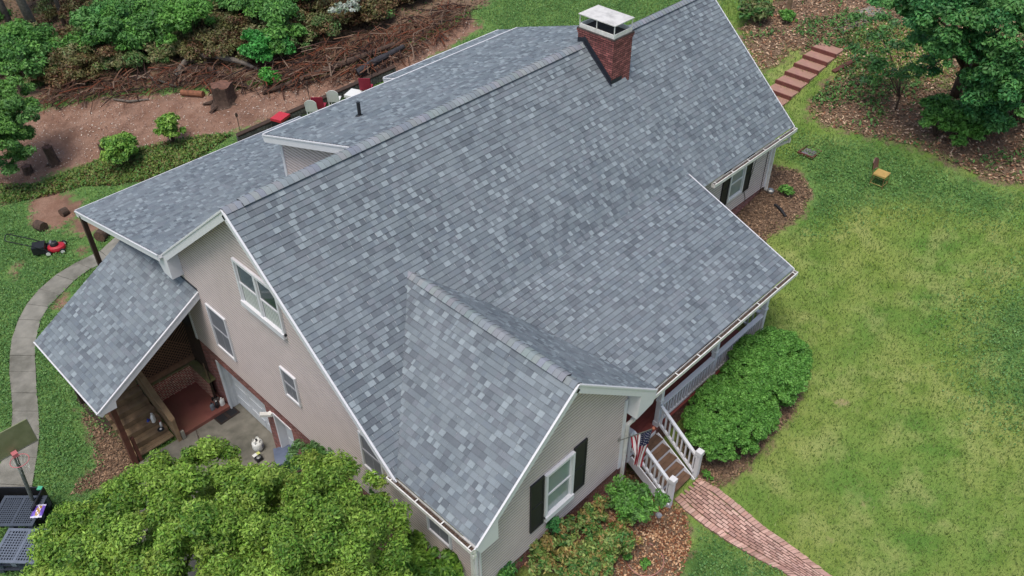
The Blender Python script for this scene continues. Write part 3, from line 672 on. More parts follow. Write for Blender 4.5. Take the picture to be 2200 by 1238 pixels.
window('x', -3.718, -1, 15.60, 16.52, 3.5, 4.8, deep=.05, label='far block window between black shutters')
def shutter(x0, x1, z0, z1, y):
    mb = MB(); mb.box((x0,y,z0),(x1,y-.03,z1)); zc = z0+(z1-z0)*.48; t = .045
    for a, b, c, d in ((x0,x0+t,z0,z1),(x1-t,x1,z0,z1),(x0+t,x1-t,z0,z0+t*1.6),(x0+t,x1-t,z1-t*1.6,z1),(x0+t,x1-t,zc-.03,zc+.03)): mb.box((a,y-.03,c),(b,y-.045,d))
    return mb.build('shutter', M_black, house)
shutter(1.98,2.42,2.58,4.32,-7.51); shutter(3.45,3.90,2.66,4.36,-7.51); shutter(15.18,15.58,3.45,4.85,-3.72); shutter(16.55,16.95,3.45,4.85,-3.72)
# corner boards, downspouts
boards('corner_board', [((GX-.02,-7.47,ZS-.02),(GX-.02,-7.47,zL-.2),.11,.035), ((GX+.045,-7.51,ZS-.02),(GX+.045,-7.51,zL-.2),.11,.035)])
boards('corner_board', [((5.36,-7.52,ZS-.02),(5.36,-7.52,4.5),.035,.11)]); boards('corner_board', [((GX-.02,4.82,ZS-.02),(GX-.02,4.82,5.0),.11,.035)])
boards('corner_board', [((18.18,-3.735,2.95),(18.18,-3.735,4.9),.035,.11)])
def downspout(pts, r=.045):
    mb = MB()
    for a, b in zip(pts[:-1], pts[1:]): mb.bar(a, b, .085, .065)
    for q in pts[1:-1]: mb.box(tuple(np.array(q)-.046), tuple(np.array(q)+.046))
    return mb.build('downspout', M_gutter, house)
downspout([(XRT+.03,YP-.05,ZP-.14),(XRT+.03,YP-.05,ZP-.26),(5.62,-7.6,ZP-.62),(5.47,-7.56,ZP-.72),(5.47,-7.56,.75)])
downspout([(XE-.25,Y2-.06,4.98),(XE-.25,Y2-.06,4.85),(18.25,-3.79,4.55),(18.25,-3.79,2.85),(18.25,-4.0,2.75)])
downspout([(.0,WY+.03,zL-.14),(.0,WY+.03,zL-.3),(.27,-7.42,zL-.62),(.27,-7.42,-.2)])
mb = MB(); mb.lathe((18.25,-3.98,2.72),[(.09,0),(.12,.05),(.13,.16),(.08,.2)],12); mb.build('electric_meter', M_metal, house)
mb = MB(); mb.tube([(17.2,-3.735,4.55),(17.1,-3.735,4.2),(16.98,-3.735,3.7),(16.9,-3.735,3.45)],.008,5); mb.tube([(16.75,-3.735,3.4),(16.9,-3.735,3.1),(16.95,-3.735,2.9)],.01,5); mb.tube([(17.95,-3.735,4.8),(17.95,-3.735,2.9)],.01,5); mb.build('cable', M_blk, house)
# vents on the front gable
mb = MB(); a_ = PY(1222,868,-7.52); b_ = PY(1197,892,-7.52)
mb.box((1.55,-7.56,5.15),(1.95,-7.51,5.5)); 
for k in range(5): mb.box((1.58,-7.575,5.18+k*.06),(1.92,-7.56,5.205+k*.06))
mb.build('gable_vent', M_white, house)
# plumbing vent on the dormer roof
vy = 2.31; vz = RZ+.02-MD*vy
mb = MB(); mb.lathe((5.51*1.0+1.93*0,vy,vz-.03),[(.14,0),(.10,.05),(.055,.07),(.05,.07)],14); mb.tube([(5.51,vy,vz),(5.51,vy,vz+.42)],.05,12); mb.build('vent_pipe', M_blk, house)

# chimney -------------------------------------------------------------
CX0, CX1, CY0, CY1, CZT = 12.22, 13.10, -1.10, .26, 9.50
quads = [bq((CX0,CY1),(CX0,CY0),7.3,CZT), bq((CX0,CY0),(CX1,CY0),7.3,CZT), bq((CX1,CY0),(CX1,CY1),7.3,CZT), bq((CX1,CY1),(CX0,CY1),7.3,CZT)]
c2 = .035
for z0, z1, k in ((CZT-.14,CZT-.07,.5),(CZT-.07,CZT,1.)):
    q = c2*k; quads += [bq((CX0-q,CY1+q),(CX0-q,CY0-q),z0,z1), bq((CX0-q,CY0-q),(CX1+q,CY0-q),z0,z1), bq((CX1+q,CY0-q),(CX1+q,CY1+q),z0,z1), bq((CX1+q,CY1+q),(CX0-q,CY1+q),z0,z1)]
ch = brickwall('chimney', quads, M_brick2)
mb = MB(); mb.box((CX0-.03,CY0-.03,CZT-.005),(CX1+.03,CY1+.03,CZT+.02)); mb.build('chimney_crown', mat('sooty_crown', hexc('3e3a37'), .95, var=.3), ch)
mb = MB(); t = .035; zc0, zc1 = CZT+.02, CZT+.14
x0, x1, y0, y1 = CX0+.02, CX1-.02, CY0+.02, CY1-.02
mb.box((x0,y0,zc0),(x1,y0+t,zc1)); mb.box((x0,y1-t,zc0),(x1,y1,zc1)); mb.box((x0,y0+t,zc0),(x0+t,y1-t,zc1)); mb.box((x1-t,y0+t,zc0),(x1,y1-t,zc1))
for px, py in ((x0,y0),(x1-.02,y0),(x0,y1-.02),(x1-.02,y1-.02),(x0,(y0+y1)/2)): mb.box((px,py,zc1),(px+.022,py+.022,zc1+.27))
mb.build('chase_frame', M_gutter, ch)
mb = MB(); mb.box((x0-.03,y0-.03,zc1+.27),(x1+.03,y1+.03,zc1+.295)); mb.build('chimney_cover', mat('rusty_white_cover', hexc('cbc8c2'), .5, var=.05, dirt=hexc('8b8884'), dscale=3.2, damt=.6), ch)
# step flashing along the slope and at the foot
mb = MB()
def FP(y, lift): return (CX0-.012, y, zf(y)+lift)
mb.face([FP(0,.0),FP(CY0-.01,.0),FP(CY0-.01,.21),FP(0,.23)]); mb.face([FP(0,.0),FP(0,.17),(CX0-.012,CY1,RZ+.10),(CX0-.012,CY1,RZ-.08)])
mb.face([(CX0-.01,CY0-.012,zf(CY0)-.02),(CX0+.5,CY0-.012,zf(CY0)-.02),(CX0+.5,CY0-.012,zf(CY0)+.13),(CX0-.01,CY0-.012,zf(CY0)+.13)])
mb.face([(CX0-.07,0,RZ+.035),(CX0-.07,CY0-.06,zf(CY0-.06)+.035),(CX0-.008,CY0-.06,zf(CY0-.06)+.035),(CX0-.008,0,RZ+.035)][::-1])
mb.build('chimney_flashing', M_flash, ch)

# front porch ------------------------------------------------------------
PF = 1.60
mb = MB(); mb.box((5.42,-7.25,PF-.05),(12.9,-3.75,PF-.012))
for k in range(24): y0 = -7.25+k*3.5/24; mb.box((5.42,y0+.003,PF-.012),(12.9,y0+3.5/24-.003,PF))
mb.build('porch_floor', M_porch, house)
brickwall('porch_base', [bq((7.45,-7.2),(12.85,-7.2),.2,PF-.05), bq((12.85,-7.2),(12.85,-3.7),.8,PF-.05), bq((5.42,-7.2),(6.2,-7.2),.0,PF-.05)])
def post(x, y, z0, z1, name='porch_post', w=.13):
    mb = MB(); mb.box((x-w/2,y-w/2,z0),(x+w/2,y+w/2,z1)); mb.box((x-w/2-.02,y-w/2-.02,z0),(x+w/2+.02,y+w/2+.02,z0+.16)); mb.box((x-w/2-.02,y-w/2-.02,z0+.95),(x+w/2+.02,y+w/2+.02,z0+1.03)); mb.box((x-w/2-.015,y-w/2-.015,z1-.12),(x+w/2+.015,y+w/2+.015,z1))
    return mb.build(name, M_white, house, bevel=.006)
for x in (7.52, 10.15, 12.78): post(x,-7.16,PF,ZP+.02)
boards('porch_beam', [((6.2,-7.16,ZP-.02),(12.85,-7.16,ZP-.02),.14,.16)])
def railing(a, b, h=.80, foot=.10, n=None, name='railing', wtop=.14):
    a = np.array(a, float); b = np.array(b, float); z = np.array([0,0,1.]); L_ = np.linalg.norm(b-a); n = n or int(L_/.135); mb = MB()
    mb.bar(a+z*h, b+z*h, wtop, .05); mb.bar(a+z*(h-.05), b+z*(h-.05), .05, .05); mb.bar(a+z*foot, b+z*foot, .07, .07)
    for i in range(n):
        q = a+(b-a)*((i+.5)/n); mb.bar(q+z*foot, q+z*(h-.05), .042, .042, up=(1,0,0))
    return mb.build(name, M_white, house)
railing((7.6,-7.16,PF-.02),(10.07,-7.16,PF-.02)); railing((10.23,-7.16,PF-.02),(12.7,-7.16,PF-.02)); railing((12.78,-7.05,PF-.02),(12.78,-4.6,PF-.02))
railing((5.5,-7.16,PF),(6.12,-7.16,PF),n=4)
# stairs
SX0, SX1 = 6.22, 7.36; nst = 6; rise = (PF-.56)/nst; run = .262; sy = -7.25
mb = MB(); wd = MB()
for k in range(1, nst):
    zt_ = PF-k*rise; y1 = sy-(k-1)*run; y0 = y1-run
    for j in (0, 1): wd.box((SX0,y0-.02+j*(run+.02)/2+.003,zt_-.035),(SX1,y0-.02+(j+1)*(run+.02)/2-.003,zt_))
    mb.box((SX0,y1-.012,zt_),(SX1,y1+.005,zt_+rise-.04))
st = mb.build('stair_risers', M_white, house); wd.build('stair_treads', mat('stair_tread_wood', hexc('5c4433'), .6, var=.3, scale=6), st)
yb = sy-(nst-1)*run
for x in (SX0-.02, SX1+.02): mb = MB(); mb.bar((x,sy,PF-.22),(x,yb-.05,.56-.02),.035,.30); mb.build('stringer', M_white, st)
def newel(x, y, z, h=1.12, w=.13):
    mb = MB(); mb.box((x-w/2,y-w/2,z),(x+w/2,y+w/2,z+h)); mb.box((x-w/2-.025,y-w/2-.025,z+h-.11),(x+w/2+.025,y+w/2+.025,z+h+.03)); return mb.build('newel_post', M_white, house, bevel=.008)
NY = -8.62
newel(7.50,NY,.55); newel(6.30,NY,.42,h=1.17); newel(6.14,-7.22,PF-.3,h=1.2,w=.12)
railing((7.47,-7.25,PF+.12),(7.47,NY+.05,.72),h=.74,foot=.07,n=9,name='stair_railing',wtop=.09); railing((6.22,-7.28,PF+.12),(6.28,NY+.05,.68),h=.74,foot=.07,n=9,name='stair_railing',wtop=.09)

# basement entry: red floor, knee wall, lattice, stairs up to the rear deck --------------
mb = MB(); mb.box((-1.36,3.98,-.62),(.34,5.75,-.46)); mb.build('entry_floor', M_redfloor, house)
brickwall('knee_wall', [bq((-1.34,5.70),(.30,5.70),-.46,.36), bq((.14,5.7),(.14,4.55),-.46,.36)], brick_mat('entry_brick', hexc('964640'), hexc('74362f'), hexc('c4b698')))
mb = MB(); mb.box((-1.4,5.66,.36),(.33,5.86,.42)); mb.box((.10,4.5,.36),(.36,5.66,.42)); mb.build('wall_cap', mat('mossy_concrete', hexc('6b6448'), .9, var=.2, dirt=hexc('6f7f26'), dscale=3, damt=.5), house)
mb = MB(); z0, z1, x0, x1 = .62, 2.0, -1.4, .36
mb.box((x0,5.74,z0-.06),(x1,5.79,z0)); mb.box((x0,5.74,z1),(x1,5.79,z1+.06)); mb.box((x0,5.74,.42),(x1,5.8,.58))
for i in range(-14, 18):
    for sg, yy in ((1, 5.755), (-1, 5.775)):
        xa = x0+i*.125; q = clip([(xa-.016, z0), (xa+.016, z0), (xa+.016+sg*1.38, z1), (xa-.016+sg*1.38, z1)], [(x0,z0),(x1,z0),(x1,z1),(x0,z1)])
        if q: mb.face([(a[0], yy, a[1]) for a in q]); mb.face([(a[0], yy+.008, a[1]) for a in q][::-1])
mb.build('lattice', mat('lattice_wood', hexc('80604a'), .85, var=.2), house)
mb = MB()
for k in range(60): mb.box((.355,4.87+k*.05,.5),(.362,4.895+k*.05,ZS-.02))
mb.build('slat_screen', M_darkwood, house)
mb = MB(); mb.box((-1.4,5.9,-.6),(.32,5.95,3.2)); mb.box((-3.0,7.85,.5),(8.4,7.9,2.0)); mb.box((.33,4.9,2.0),(8.4,10.2,2.06)); mb.box((-2.9,5.95,-.64),(.3,7.9,-.56)); mb.box((.42,4.9,-.7),(.46,8.0,2.0)); mb.build('rear_deck', M_darkwood, house)
# wooden stair: boards rising away towards the rear
ws = MB(); sx0, sx1 = -2.78, -1.52
for k in range(9):
    y0 = 4.12+k*.30; z_ = -.44+k*.185
    for j in (0, 1): ws.box((sx0,y0+j*.15+.004,z_-.04),(sx1,y0+(j+1)*.15-.004,z_))
    if k: ws.box((sx0,y0-.0,z_-.185),(sx1,y0+.012,z_-.04))
wst = ws.build('wooden_stairs', M_wood, house)
for i in range(5):
    k = MB(); y0 = 6.75-0*i; xx = -1.15+i*.28; zz = .75+i*.21; k.box((xx,6.2,zz),(xx+.26,7.0,zz+.035)); k.build('stair_tread', mat('pale_tread', hexc('8a7a6a'), .8, var=.2), wst)
mb = MB(); mb.bar((-2.82,4.10,.8),(-2.82,4.10,2.4),.14,.14); mb.bar((-2.82,4.10,-.6),(-2.82,4.10,.8),.15,.15); mb.bar((-2.75,4.15,.28),(-2.75,6.6,1.75),.05,.14); mb.bar((-2.65,4.1,-.6),(-2.65,4.1,.42),.09,.09)
mb.build('wood_post', M_wood2, house)
for a_, z_ in (((-2.82,7.6),2.5),((-.08,10.4),4.0),((4.2,10.4),4.0),((8.3,10.4),4.0)): mb = MB(); mb.bar((*a_,-.6),(*a_,z_),.14,.14); mb.build('wood_post', M_darkwood, house)
mb = MB(); mb.bar((-1.44,3.98,.30),(-1.44,6.7,1.95),.16,.05); mb.bar((-1.44,3.98,.0),(-1.44,6.7,1.65),.05,.12); mb.bar((-1.44,3.98,-.55),(-1.44,6.7,1.05),.07,.26); mb.bar((-1.44,3.97,-.6),(-1.44,3.97,.34),.11,.11); mb.bar((-1.46,6.7,.5),(-1.46,6.7,3.2),.1,.1); mb.build('stair_handrail', M_wood, house)
mb = MB(); mb.box((-3.0,3.9,2.05),(-2.9,7.7,2.2)); mb.bar((.3,3.85,4.22),(-3.1,3.85,2.17),.05,.12); mb.build('lean_to_beam', M_darkwood, house)
mb = MB(); mb.lathe((-1.28,4.05,-.46),[(.04,0),(.04,.01)],6); mb.box((-1.36,3.88,-.6),(-1.26,3.97,-.25)); mb.build('post_sleeve', M_concrete, house)
#@@PART2
# ================================================================== VEGETATION
def hx(*a): return [hexc(h) for h in a]
def br(lst, k): return [tuple(min(.9, x*k) for x in c) for c in lst]
GT = br(hx('5f7c2c', '6c8c34', '4a6c24', '809c42', '3f6420', '7a8a3c'), 1.4); GH = br(hx('4c7a30', '5a8a3a', '3c6826', '6a9846'), 1.3); GB = br(hx('3f6a34', '4c7a3c', '33582a', '5f8a48'), 1.3)
GD = br(hx('23502a', '2f6030', '1c4424', '4a7a44'), 1.9); GO = br(hx('5a5f34', '6a6a40', '4b5030', '72694a'), 1.35); GBR = hx('6b4a34', '5a4030', '7a5a40')
def crown(name, blobs, pal, leaf, dens, parent=None, sub=.42, squash=.8, up=.45, stuff=False, jitter=.28, cover=.9, shell=.35):
    """blobs: (centre, radius); each blob is covered by small leaf clumps so the outline stays uneven"""
    cs, rs, ns = [], [], []
    for c, r in blobs:
        sr = sub*min(1, .5+r*.5); k = max(4, int(cover*4*(r/sr)**2*.62))
        for _ in range(k):
            d = rng.normal(size=3); d /= np.linalg.norm(d)
            if d[2] < -.3: d[2] *= -.6
            q = np.array(c)+d*np.array([1, 1, squash])*r*(.72+.30*rng.random()); cs.append(q); rr = sr*(.55+.75*rng.random()); rs.append(rr); ns.append(dens*rr*rr*12)
    V, C = leaf_cloud(cs, rs, ns, leaf, pal, squash=.75, shell=shell, up=up, jitter=jitter)
    return npmesh(name, V, 4, C, M_leaf, parent)
def limbs(name, base, tips, r0, m=M_bark, parent=None, fork=.35, fr=.5):
    mb = MB(); base = np.array(base, float); fk = base+np.array([0, 0, (np.mean([t[2] for t in tips])-base[2])*fork])
    mb.tube([base-np.array([0,0,.1]), base+(fk-base)*.5+np.array([.03,.02,0]), fk], [r0*1.25, r0, r0*.85], 9)
    for t in tips:
        t = np.array(t, float); a = fk+(t-fk)*.35+np.array([0,0,.15*np.linalg.norm(t-fk)]); b = fk+(t-fk)*.7+np.array([0,0,.12*np.linalg.norm(t-fk)])
        mb.tube([fk-np.array([0,0,.05]), a, b, t], [r0*fr, r0*fr*.7, r0*fr*.45, r0*.1], 6)
    return mb.build(name, m, parent, smooth=True)
def tree(name, base, blobs, label, cat, pal, leaf, dens, r0=.12, m=M_bark, group=None, tips=None, **k):
    base = np.array(base, float); t = empty(name, tuple(base), label, cat, group)
    limbs('trunk', base, tips or [np.array(b[0]) for b in blobs], r0, m, t)
    crown('crown', blobs, pal, leaf, dens, t, **k); return t
def bl(lst): return [(PZ(u, v, z), r) for u, v, z, r in lst]
# big tree in front of the garage
tb = PZ(520, 1215, -.6)
tree('broadleaf_tree', tb, bl([(448,1010,3.6,.75),(340,1050,3.6,.8),(240,1098,3.4,.8),(160,1140,3.2,.7),(120,1165,3.0,.5),(150,1215,3.2,.8),(330,1140,4.3,1.15),(455,1105,4.6,1.2),(548,1078,3.9,.7),(575,1120,4.7,1.15),(680,1090,4.3,1.0),(755,1060,3.9,.8),(785,1135,3.9,.8),(700,1175,4.6,1.1),(450,1210,4.7,1.2),(265,1205,3.9,1.0),(590,1230,4.8,1.2),(775,1225,4.2,1.0),(380,1285,4.2,1.2),(520,1330,4.2,1.3),(700,1320,4.3,1.2),(200,1290,3.6,.9),(665,1005,3.3,.4),(500,1060,3.9,.65)]),
     'wide yellow green tree crown in front of the garage', 'tree', GT, .058, 560, r0=.16, sub=.32, cover=.95, up=.42, jitter=.38, shell=.08)
tree('broadleaf_tree', PZ(925,1255,-.2), bl([(895,1190,2.6,.38),(940,1215,2.6,.42),(975,1240,2.5,.4),(885,1240,2.7,.5),(940,1275,2.7,.6),(845,1235,2.8,.4),(850,1290,2.8,.7)]),
     'smaller green tree under the gutter of the front wing', 'tree', GT[:3]+hx('4a7a28', '3f6a22'), .08, 340, r0=.08, sub=.3)
tree('climbing_shrub', PZ(735,1010,-.6), bl([(690,965,1.9,.40),(735,975,2.1,.45),(775,1000,2.1,.45),(815,1010,2.0,.35),(650,975,1.7,.35),(720,945,2.2,.25),(830,1045,2.2,.35),(675,1010,1.7,.45),(640,1000,1.5,.3)]),
     'dark leafy shrub climbing the siding wall above the tree', 'shrub', hx('44702c', '355f26', '557f36', '6a8a5a'), .07, 300, r0=.05, sub=.22)
tree('thin_sapling', PZ(446,1000,-.6), bl([(440,968,2.6,.16),(446,985,2.6,.2),(436,952,2.7,.1)]), 'thin leafy shoot standing above the big tree crown', 'sapling', GT, .07, 300, r0=.02, sub=.12)
# hedge in front of the porch
def shrub(name, c, rad, h, label, cat, pal, leaf, dens, group=None, sub=.22, n=9, **k):
    """low shrub: stems and a leafy body of clumps filling an ellipsoid; c on the ground"""
    c = np.array(c, float); t = empty(name, tuple(c), label, cat, group)
    bl_ = []
    for i in range(n):
        a = 2*math.pi*i/n+rnd.random(); q = rnd.uniform(.25, .75); bl_.append((c+np.array([rad[0]*q*math.cos(a), rad[1]*q*math.sin(a), h*rnd.uniform(.35, .68)]), min(rad)*rnd.uniform(.38, .5)))
    bl_.append((c+np.array([0,0,h*.62]), min(rad)*.55))
    mb = MB()
    for b, r in bl_: mb.tube([c+np.array([rnd.uniform(-.1,.1),rnd.uniform(-.1,.1),-.05]), (c+b)/2+np.array([0,0,.1]), b], [.02,.014,.005], 5)
    mb.build('stems', M_bark, t); crown('foliage', bl_, pal, leaf, dens, t, sub=sub, **k); return t
def hedge(c, rad, h, label, rot):
    c = np.array(c, float); t = empty('hedge', tuple(c), label, 'hedge', 'rounded hedges along the porch'); bl_ = []
    ca_, sa_ = math.cos(rot), math.sin(rot)
    for i in range(56):
        a = rnd.random()*2*math.pi; q = math.sqrt(rnd.random())*.80; x, y = rad[0]*q*math.cos(a), rad[1]*q*math.sin(a)
        z = h*(.80*math.sqrt(max(0, 1-q**2.6))-.05)*rnd.uniform(.9, 1.05); bl_.append((c+np.array([x*ca_-y*sa_, x*sa_+y*ca_, max(.25, z)]), .33))
    for i in range(26):
        a = 2*math.pi*i/26; bl_.append((c+np.array([rad[0]*.82*math.cos(a)*ca_-rad[1]*.82*math.sin(a)*sa_, rad[0]*.82*math.cos(a)*sa_+rad[1]*.82*math.sin(a)*ca_, h*rnd.uniform(.28, .5)]), .3))
    mb = MB()
    for i in range(14): b = bl_[i*3][0]; mb.tube([c+np.array([rnd.uniform(-.3,.3),rnd.uniform(-.2,.2),-.1]), (c+b)/2, b], [.03,.02,.008], 5)
    mb.build('stems', M_bark, t); crown('foliage', bl_, GH, .047, 620, t, sub=.17, up=.5, cover=.95, shell=.2); return t
h1 = PZ(1570,895,1.55); h2 = PZ(1645,800,1.85)
hedge((h1[0],h1[1],terr(h1[0],h1[1])-.05), (1.65,1.12), 1.55, 'nearer rounded green hedge mass in front of the porch railing', .1)
hedge((h2[0],h2[1],terr(h2[0],h2[1])-.05), (1.85,1.08), 1.45, 'farther rounded green hedge mass at the porch end', .15)
# shrubs in the front bed
def gp(u, v): P = G(u, v); return (P[0], P[1], gz(P[0], P[1]))
AZ = br(hx('3f6a30', '507a38', '7a8a48', '9a7048', '345a2a', '8a9a5a'), 1.35)
shrub('round_shrub', gp(1355,1115), (.75,.7), 1.2, 'round glossy shrub beside the white stair stringer', 'shrub', GH+hx('5a7a4a'), .065, 330, n=10)
shrub('azalea', gp(1195,1205), (.75,.6), .9, 'sparse azalea with brown leaves under the front window', 'shrub', AZ, .07, 210)
shrub('azalea', gp(1290,1215), (.85,.65), .9, 'spreading yellow green azalea in the middle of the front bed', 'shrub', AZ+hx('7f8a4a'), .07, 230)
shrub('azalea', gp(1080,1250), (.6,.45), 1.1, 'dark green shrub at the front corner of the house', 'shrub', GD+GH, .075, 260)
shrub('azalea', gp(1262,1135), (.6,.45), .75, 'low azalea against the brick base', 'shrub', AZ, .065, 200)
shrub('azalea', gp(1330,1165), (.5,.5), .55, 'low brownish azalea between the round shrub and the ring', 'shrub', AZ+hx('8a5a3c'), .065, 200)
shrub('azalea', gp(1240,1262), (.7,.45), .7, 'azalea at the bottom edge beside the round dark light', 'shrub', AZ, .065, 210)
shrub('tall_sapling', gp(1185,1175), (.22,.2), 1.65, 'tall thin leafy stem in front of the right black shutter', 'sapling', GD, .08, 150, n=5, sub=.12)
for q, lb in (((1385,1215),'small bright green plant inside the ring'),((1345,1200),'small clump of round leaves left inside the ring'),((1418,1088),'pale grassy clump by the stair foot'),((1518,1025),'small leafy weed beside the right newel post'),((1635,930),'small weed under the hedge edge'),((1680,870),'tiny weed at the far hedge side'),((1575,985),'low weed between hedge and mulch')):
    shrub('small_plant', gp(*q), (.17,.17), .22, lb, 'plant', GH+hx('5f9a40'), .06, 260, n=4, sub=.09, group='small plants in the beds')
shrub('small_plant', gp(1688,418), (.3,.3), .35, 'small leafy tuft in the bed by the far window', 'plant', GH, .06, 240, n=5, sub=.12, group='small plants in the beds')
# shrubs and weeds at the rear left
shrub('pruned_shrub', gp(270,352), (.95,.8), 1.6, 'yellow green shrub beside the short round stump', 'shrub', br(hx('55802e','6c9438','4a7030','7f9a44'), 1.3), .11, 150, sub=.3, n=10)
shrub('pruned_shrub', gp(372,312), (.75,.65), 1.7, 'yellow green shrub nearest the house at the dirt edge', 'shrub', br(hx('55802e','6c9438','4a7030','7f9a44'), 1.3), .11, 150, sub=.28, n=9)
tree('leaning_tree', gp(-20,395), [(np.array(PZ(u,v,z)), r) for u,v,z,r in ((15,215,2.6,1.1),(25,260,2.2,1.2),(0,310,1.6,1.2),(35,300,1.4,.8),(-30,240,2.4,1.4),(10,345,.9,.8))], 'leafy bright green young tree at the left edge', 'tree', br(hx('4f7a30','5f8a3c','47703a','5a8048'), 1.15), .10, 190, r0=.09, sub=.35)

# upper right trees
t2 = gp(2052,205)
tree('yard_tree', t2, bl([(2040,45,8.6,1.2),(2110,30,8.8,1.4),(2175,70,8.4,1.3),(1985,25,8.6,.9),(2035,120,7.6,.8),(2100,120,7.8,1.0),(2170,150,7.4,1.1),(2075,190,6.6,.7),(2140,200,6.6,1.0),(2195,215,6.4,1.0),(1990,150,6.4,.5),(2010,90,7.6,.7),(1930,5,8.4,.8)]), 'tall dark green tree with a reddish forked trunk', 'tree', GD+GB, .10, 160, r0=.17, sub=.38, shell=.2)
tree('low_branch_tree', gp(1925,235), bl([(1890,90,5.6,.55),(1860,130,5.3,.5),(1900,150,5.4,.55),(1930,110,5.8,.6),(1835,110,5.2,.35),(1870,180,4.9,.4),(1850,45,5.9,.45),(1955,170,5.6,.5),(1905,50,6.2,.5)]), 'thin open branches of small leaves over the leaf litter', 'tree', GB+hx('4a6a4a'), .10, 60, r0=.04, sub=.35)
shrub('evergreen_shrub', gp(2010,290), (.9,.8), 1.8, 'bright green shrub at the foot of the forked tree', 'shrub', GH+GB, .10, 170, sub=.3, n=12)
shrub('evergreen_shrub', gp(2090,285), (1.3,1.1), 1.9, 'dark bluish green shrub right of the forked trunk', 'shrub', GD+GB, .10, 160, sub=.35, n=13)
shrub('evergreen_shrub', gp(2180,255), (1.4,1.2), 2.4, 'dark green shrub at the right edge of the litter bed', 'shrub', GD, .12, 120, sub=.4, n=11)
shrub('evergreen_shrub', gp(2065,310), (.8,.7), 1.0, 'low light green shrub spilling towards the lawn', 'shrub', GH, .11, 130, sub=.3, n=8)
shrub('low_bush', gp(1620,40), (1.1,.9), .8, 'low mixed bush behind the far roof edge', 'shrub', GB+GO, .12, 100, sub=.35)
shrub('low_bush', gp(1690,45), (.5,.4), .4, 'tiny bush on the wood chips near the post', 'shrub', GH, .1, 120, sub=.2, n=6)

# woods and cut brush at the rear: one mass of undergrowth
wp = [(-60,170),(60,205),(200,175),(330,150),(430,150),(560,140),(640,120),(720,90),(830,60),(900,20),(960,-30),(500,-120),(-150,-120)]
bw = []; cols_ = []
def inpx(u, v, poly):
    c = False; n = len(poly)
    for i in range(n):
        (x1, y1), (x2, y2) = poly[i], poly[(i+1) % n]
        if (y1 > v) != (y2 > v) and u < (x2-x1)*(v-y1)/(y2-y1)+x1: c = not c
    return c
sets = {'green': [], 'olive': [], 'brown': [], 'dark': []}
cnt = 0
while cnt < 470:
    u, v = rnd.uniform(-80, 950), rnd.uniform(-90, 205)
    if not inpx(u, v, wp): continue
    if u < 190 and v < 130 and rnd.random() < .75: continue
    P = G(u, v); n_ = math.sin(u*.021+1.3)+math.sin(v*.045+u*.012)+rnd.uniform(-.7, .7)
    k = 'green' if n_ > .55 else 'olive' if n_ > -.5 else 'brown'
    if u > 560 and k == 'green' and rnd.random() < .4: k = 'olive'
    r_ = rnd.uniform(.45, 1.0)*(1.25 if k == 'green' else .85); sets[k].append((np.array([P[0], P[1], gz(P[0], P[1])+r_*.6+(rnd.uniform(0, 1.0) if k == 'green' else rnd.uniform(0, .3))]), r_)); cnt += 1
for k, pal, lf, dn in (('green', GB+GH+hx('4f8040'), .12, 100), ('olive', GO+GB[:2]+hx('7a7a50','8a8460'), .10, 105), ('brown', GBR+GO[:3], .10, 80)):
    o = crown('undergrowth', sets[k], pal, lf, dn, sub=.45); o['kind'] = 'stuff'
def wt(name, u, v, us, lb, pal, rad, h, **k): shrub(name, gp(u, v), rad, h, lb, 'bush', pal, .14, 90, sub=.42, **k)
wt('bright_bush', 590, 140, 0, 'bright green bush hanging over the brush pile', hx('3f8a3c','4c9a44','357a34'), (1.5,1.2), 1.7)
wt('bright_bush', 585, 185, 0, 'narrow green bush in front of the brush pile', hx('3f8a34','5a9a3c'), (.45,.4), .9)
wt('vine_bush', 420, 115, 0, 'tall deep green vine covered bush behind the fallen trunks', GH, (1.5,1.3), 3.4)
wt('vine_bush', 250, 110, 0, 'wide light green vine bush left of the tallest one', GB+hx('5a9a50'), (1.9,1.5), 3.0)
o = crown('white_blossom', [(np.array(gp(u, v))+np.array([0,0,1.6]), .35) for u, v in ((745,45),(765,85),(735,90),(700,60),(775,70))], hx('c8cdc4','b4bcb0','8aa080'), .12, 60, sub=.2); tag(o, 'small white blossoms on the bushes beside the brush pile', 'blossom')
for i, (u, v, uu, lb) in enumerate(((92,95,(-35,-260),'leaning grey tree trunk at the upper left'),(35,80,(-10,-240),'thin tree trunk at the far upper left'),(140,55,(-20,-230),'slender trunk behind the leaning grey one'))):
    b = np.array(gp(u, v)); mb = MB(); tp = b+np.array([-1.5+i*.6, .8, 12.]); mb.tube([b-np.array([0,0,.2]), b+(tp-b)*.3+np.array([.1,0,0]), b+(tp-b)*.65, tp], [.26-.07*i, .2-.05*i, .17-.05*i, .1-.03*i], 9)
    tr = empty('woodland_tree', tuple(b), lb, 'tree', 'trees at the edge of the woods'); mb.build('trunk', M_barkg, tr, smooth=True)
    crown('crown', [(tp+np.array([rnd.uniform(-1.5,1.5), rnd.uniform(-1.5,1.5), rnd.uniform(-1,1.5)]), 1.3) for _ in range(5)], GD, .22, 24, tr, sub=.8)

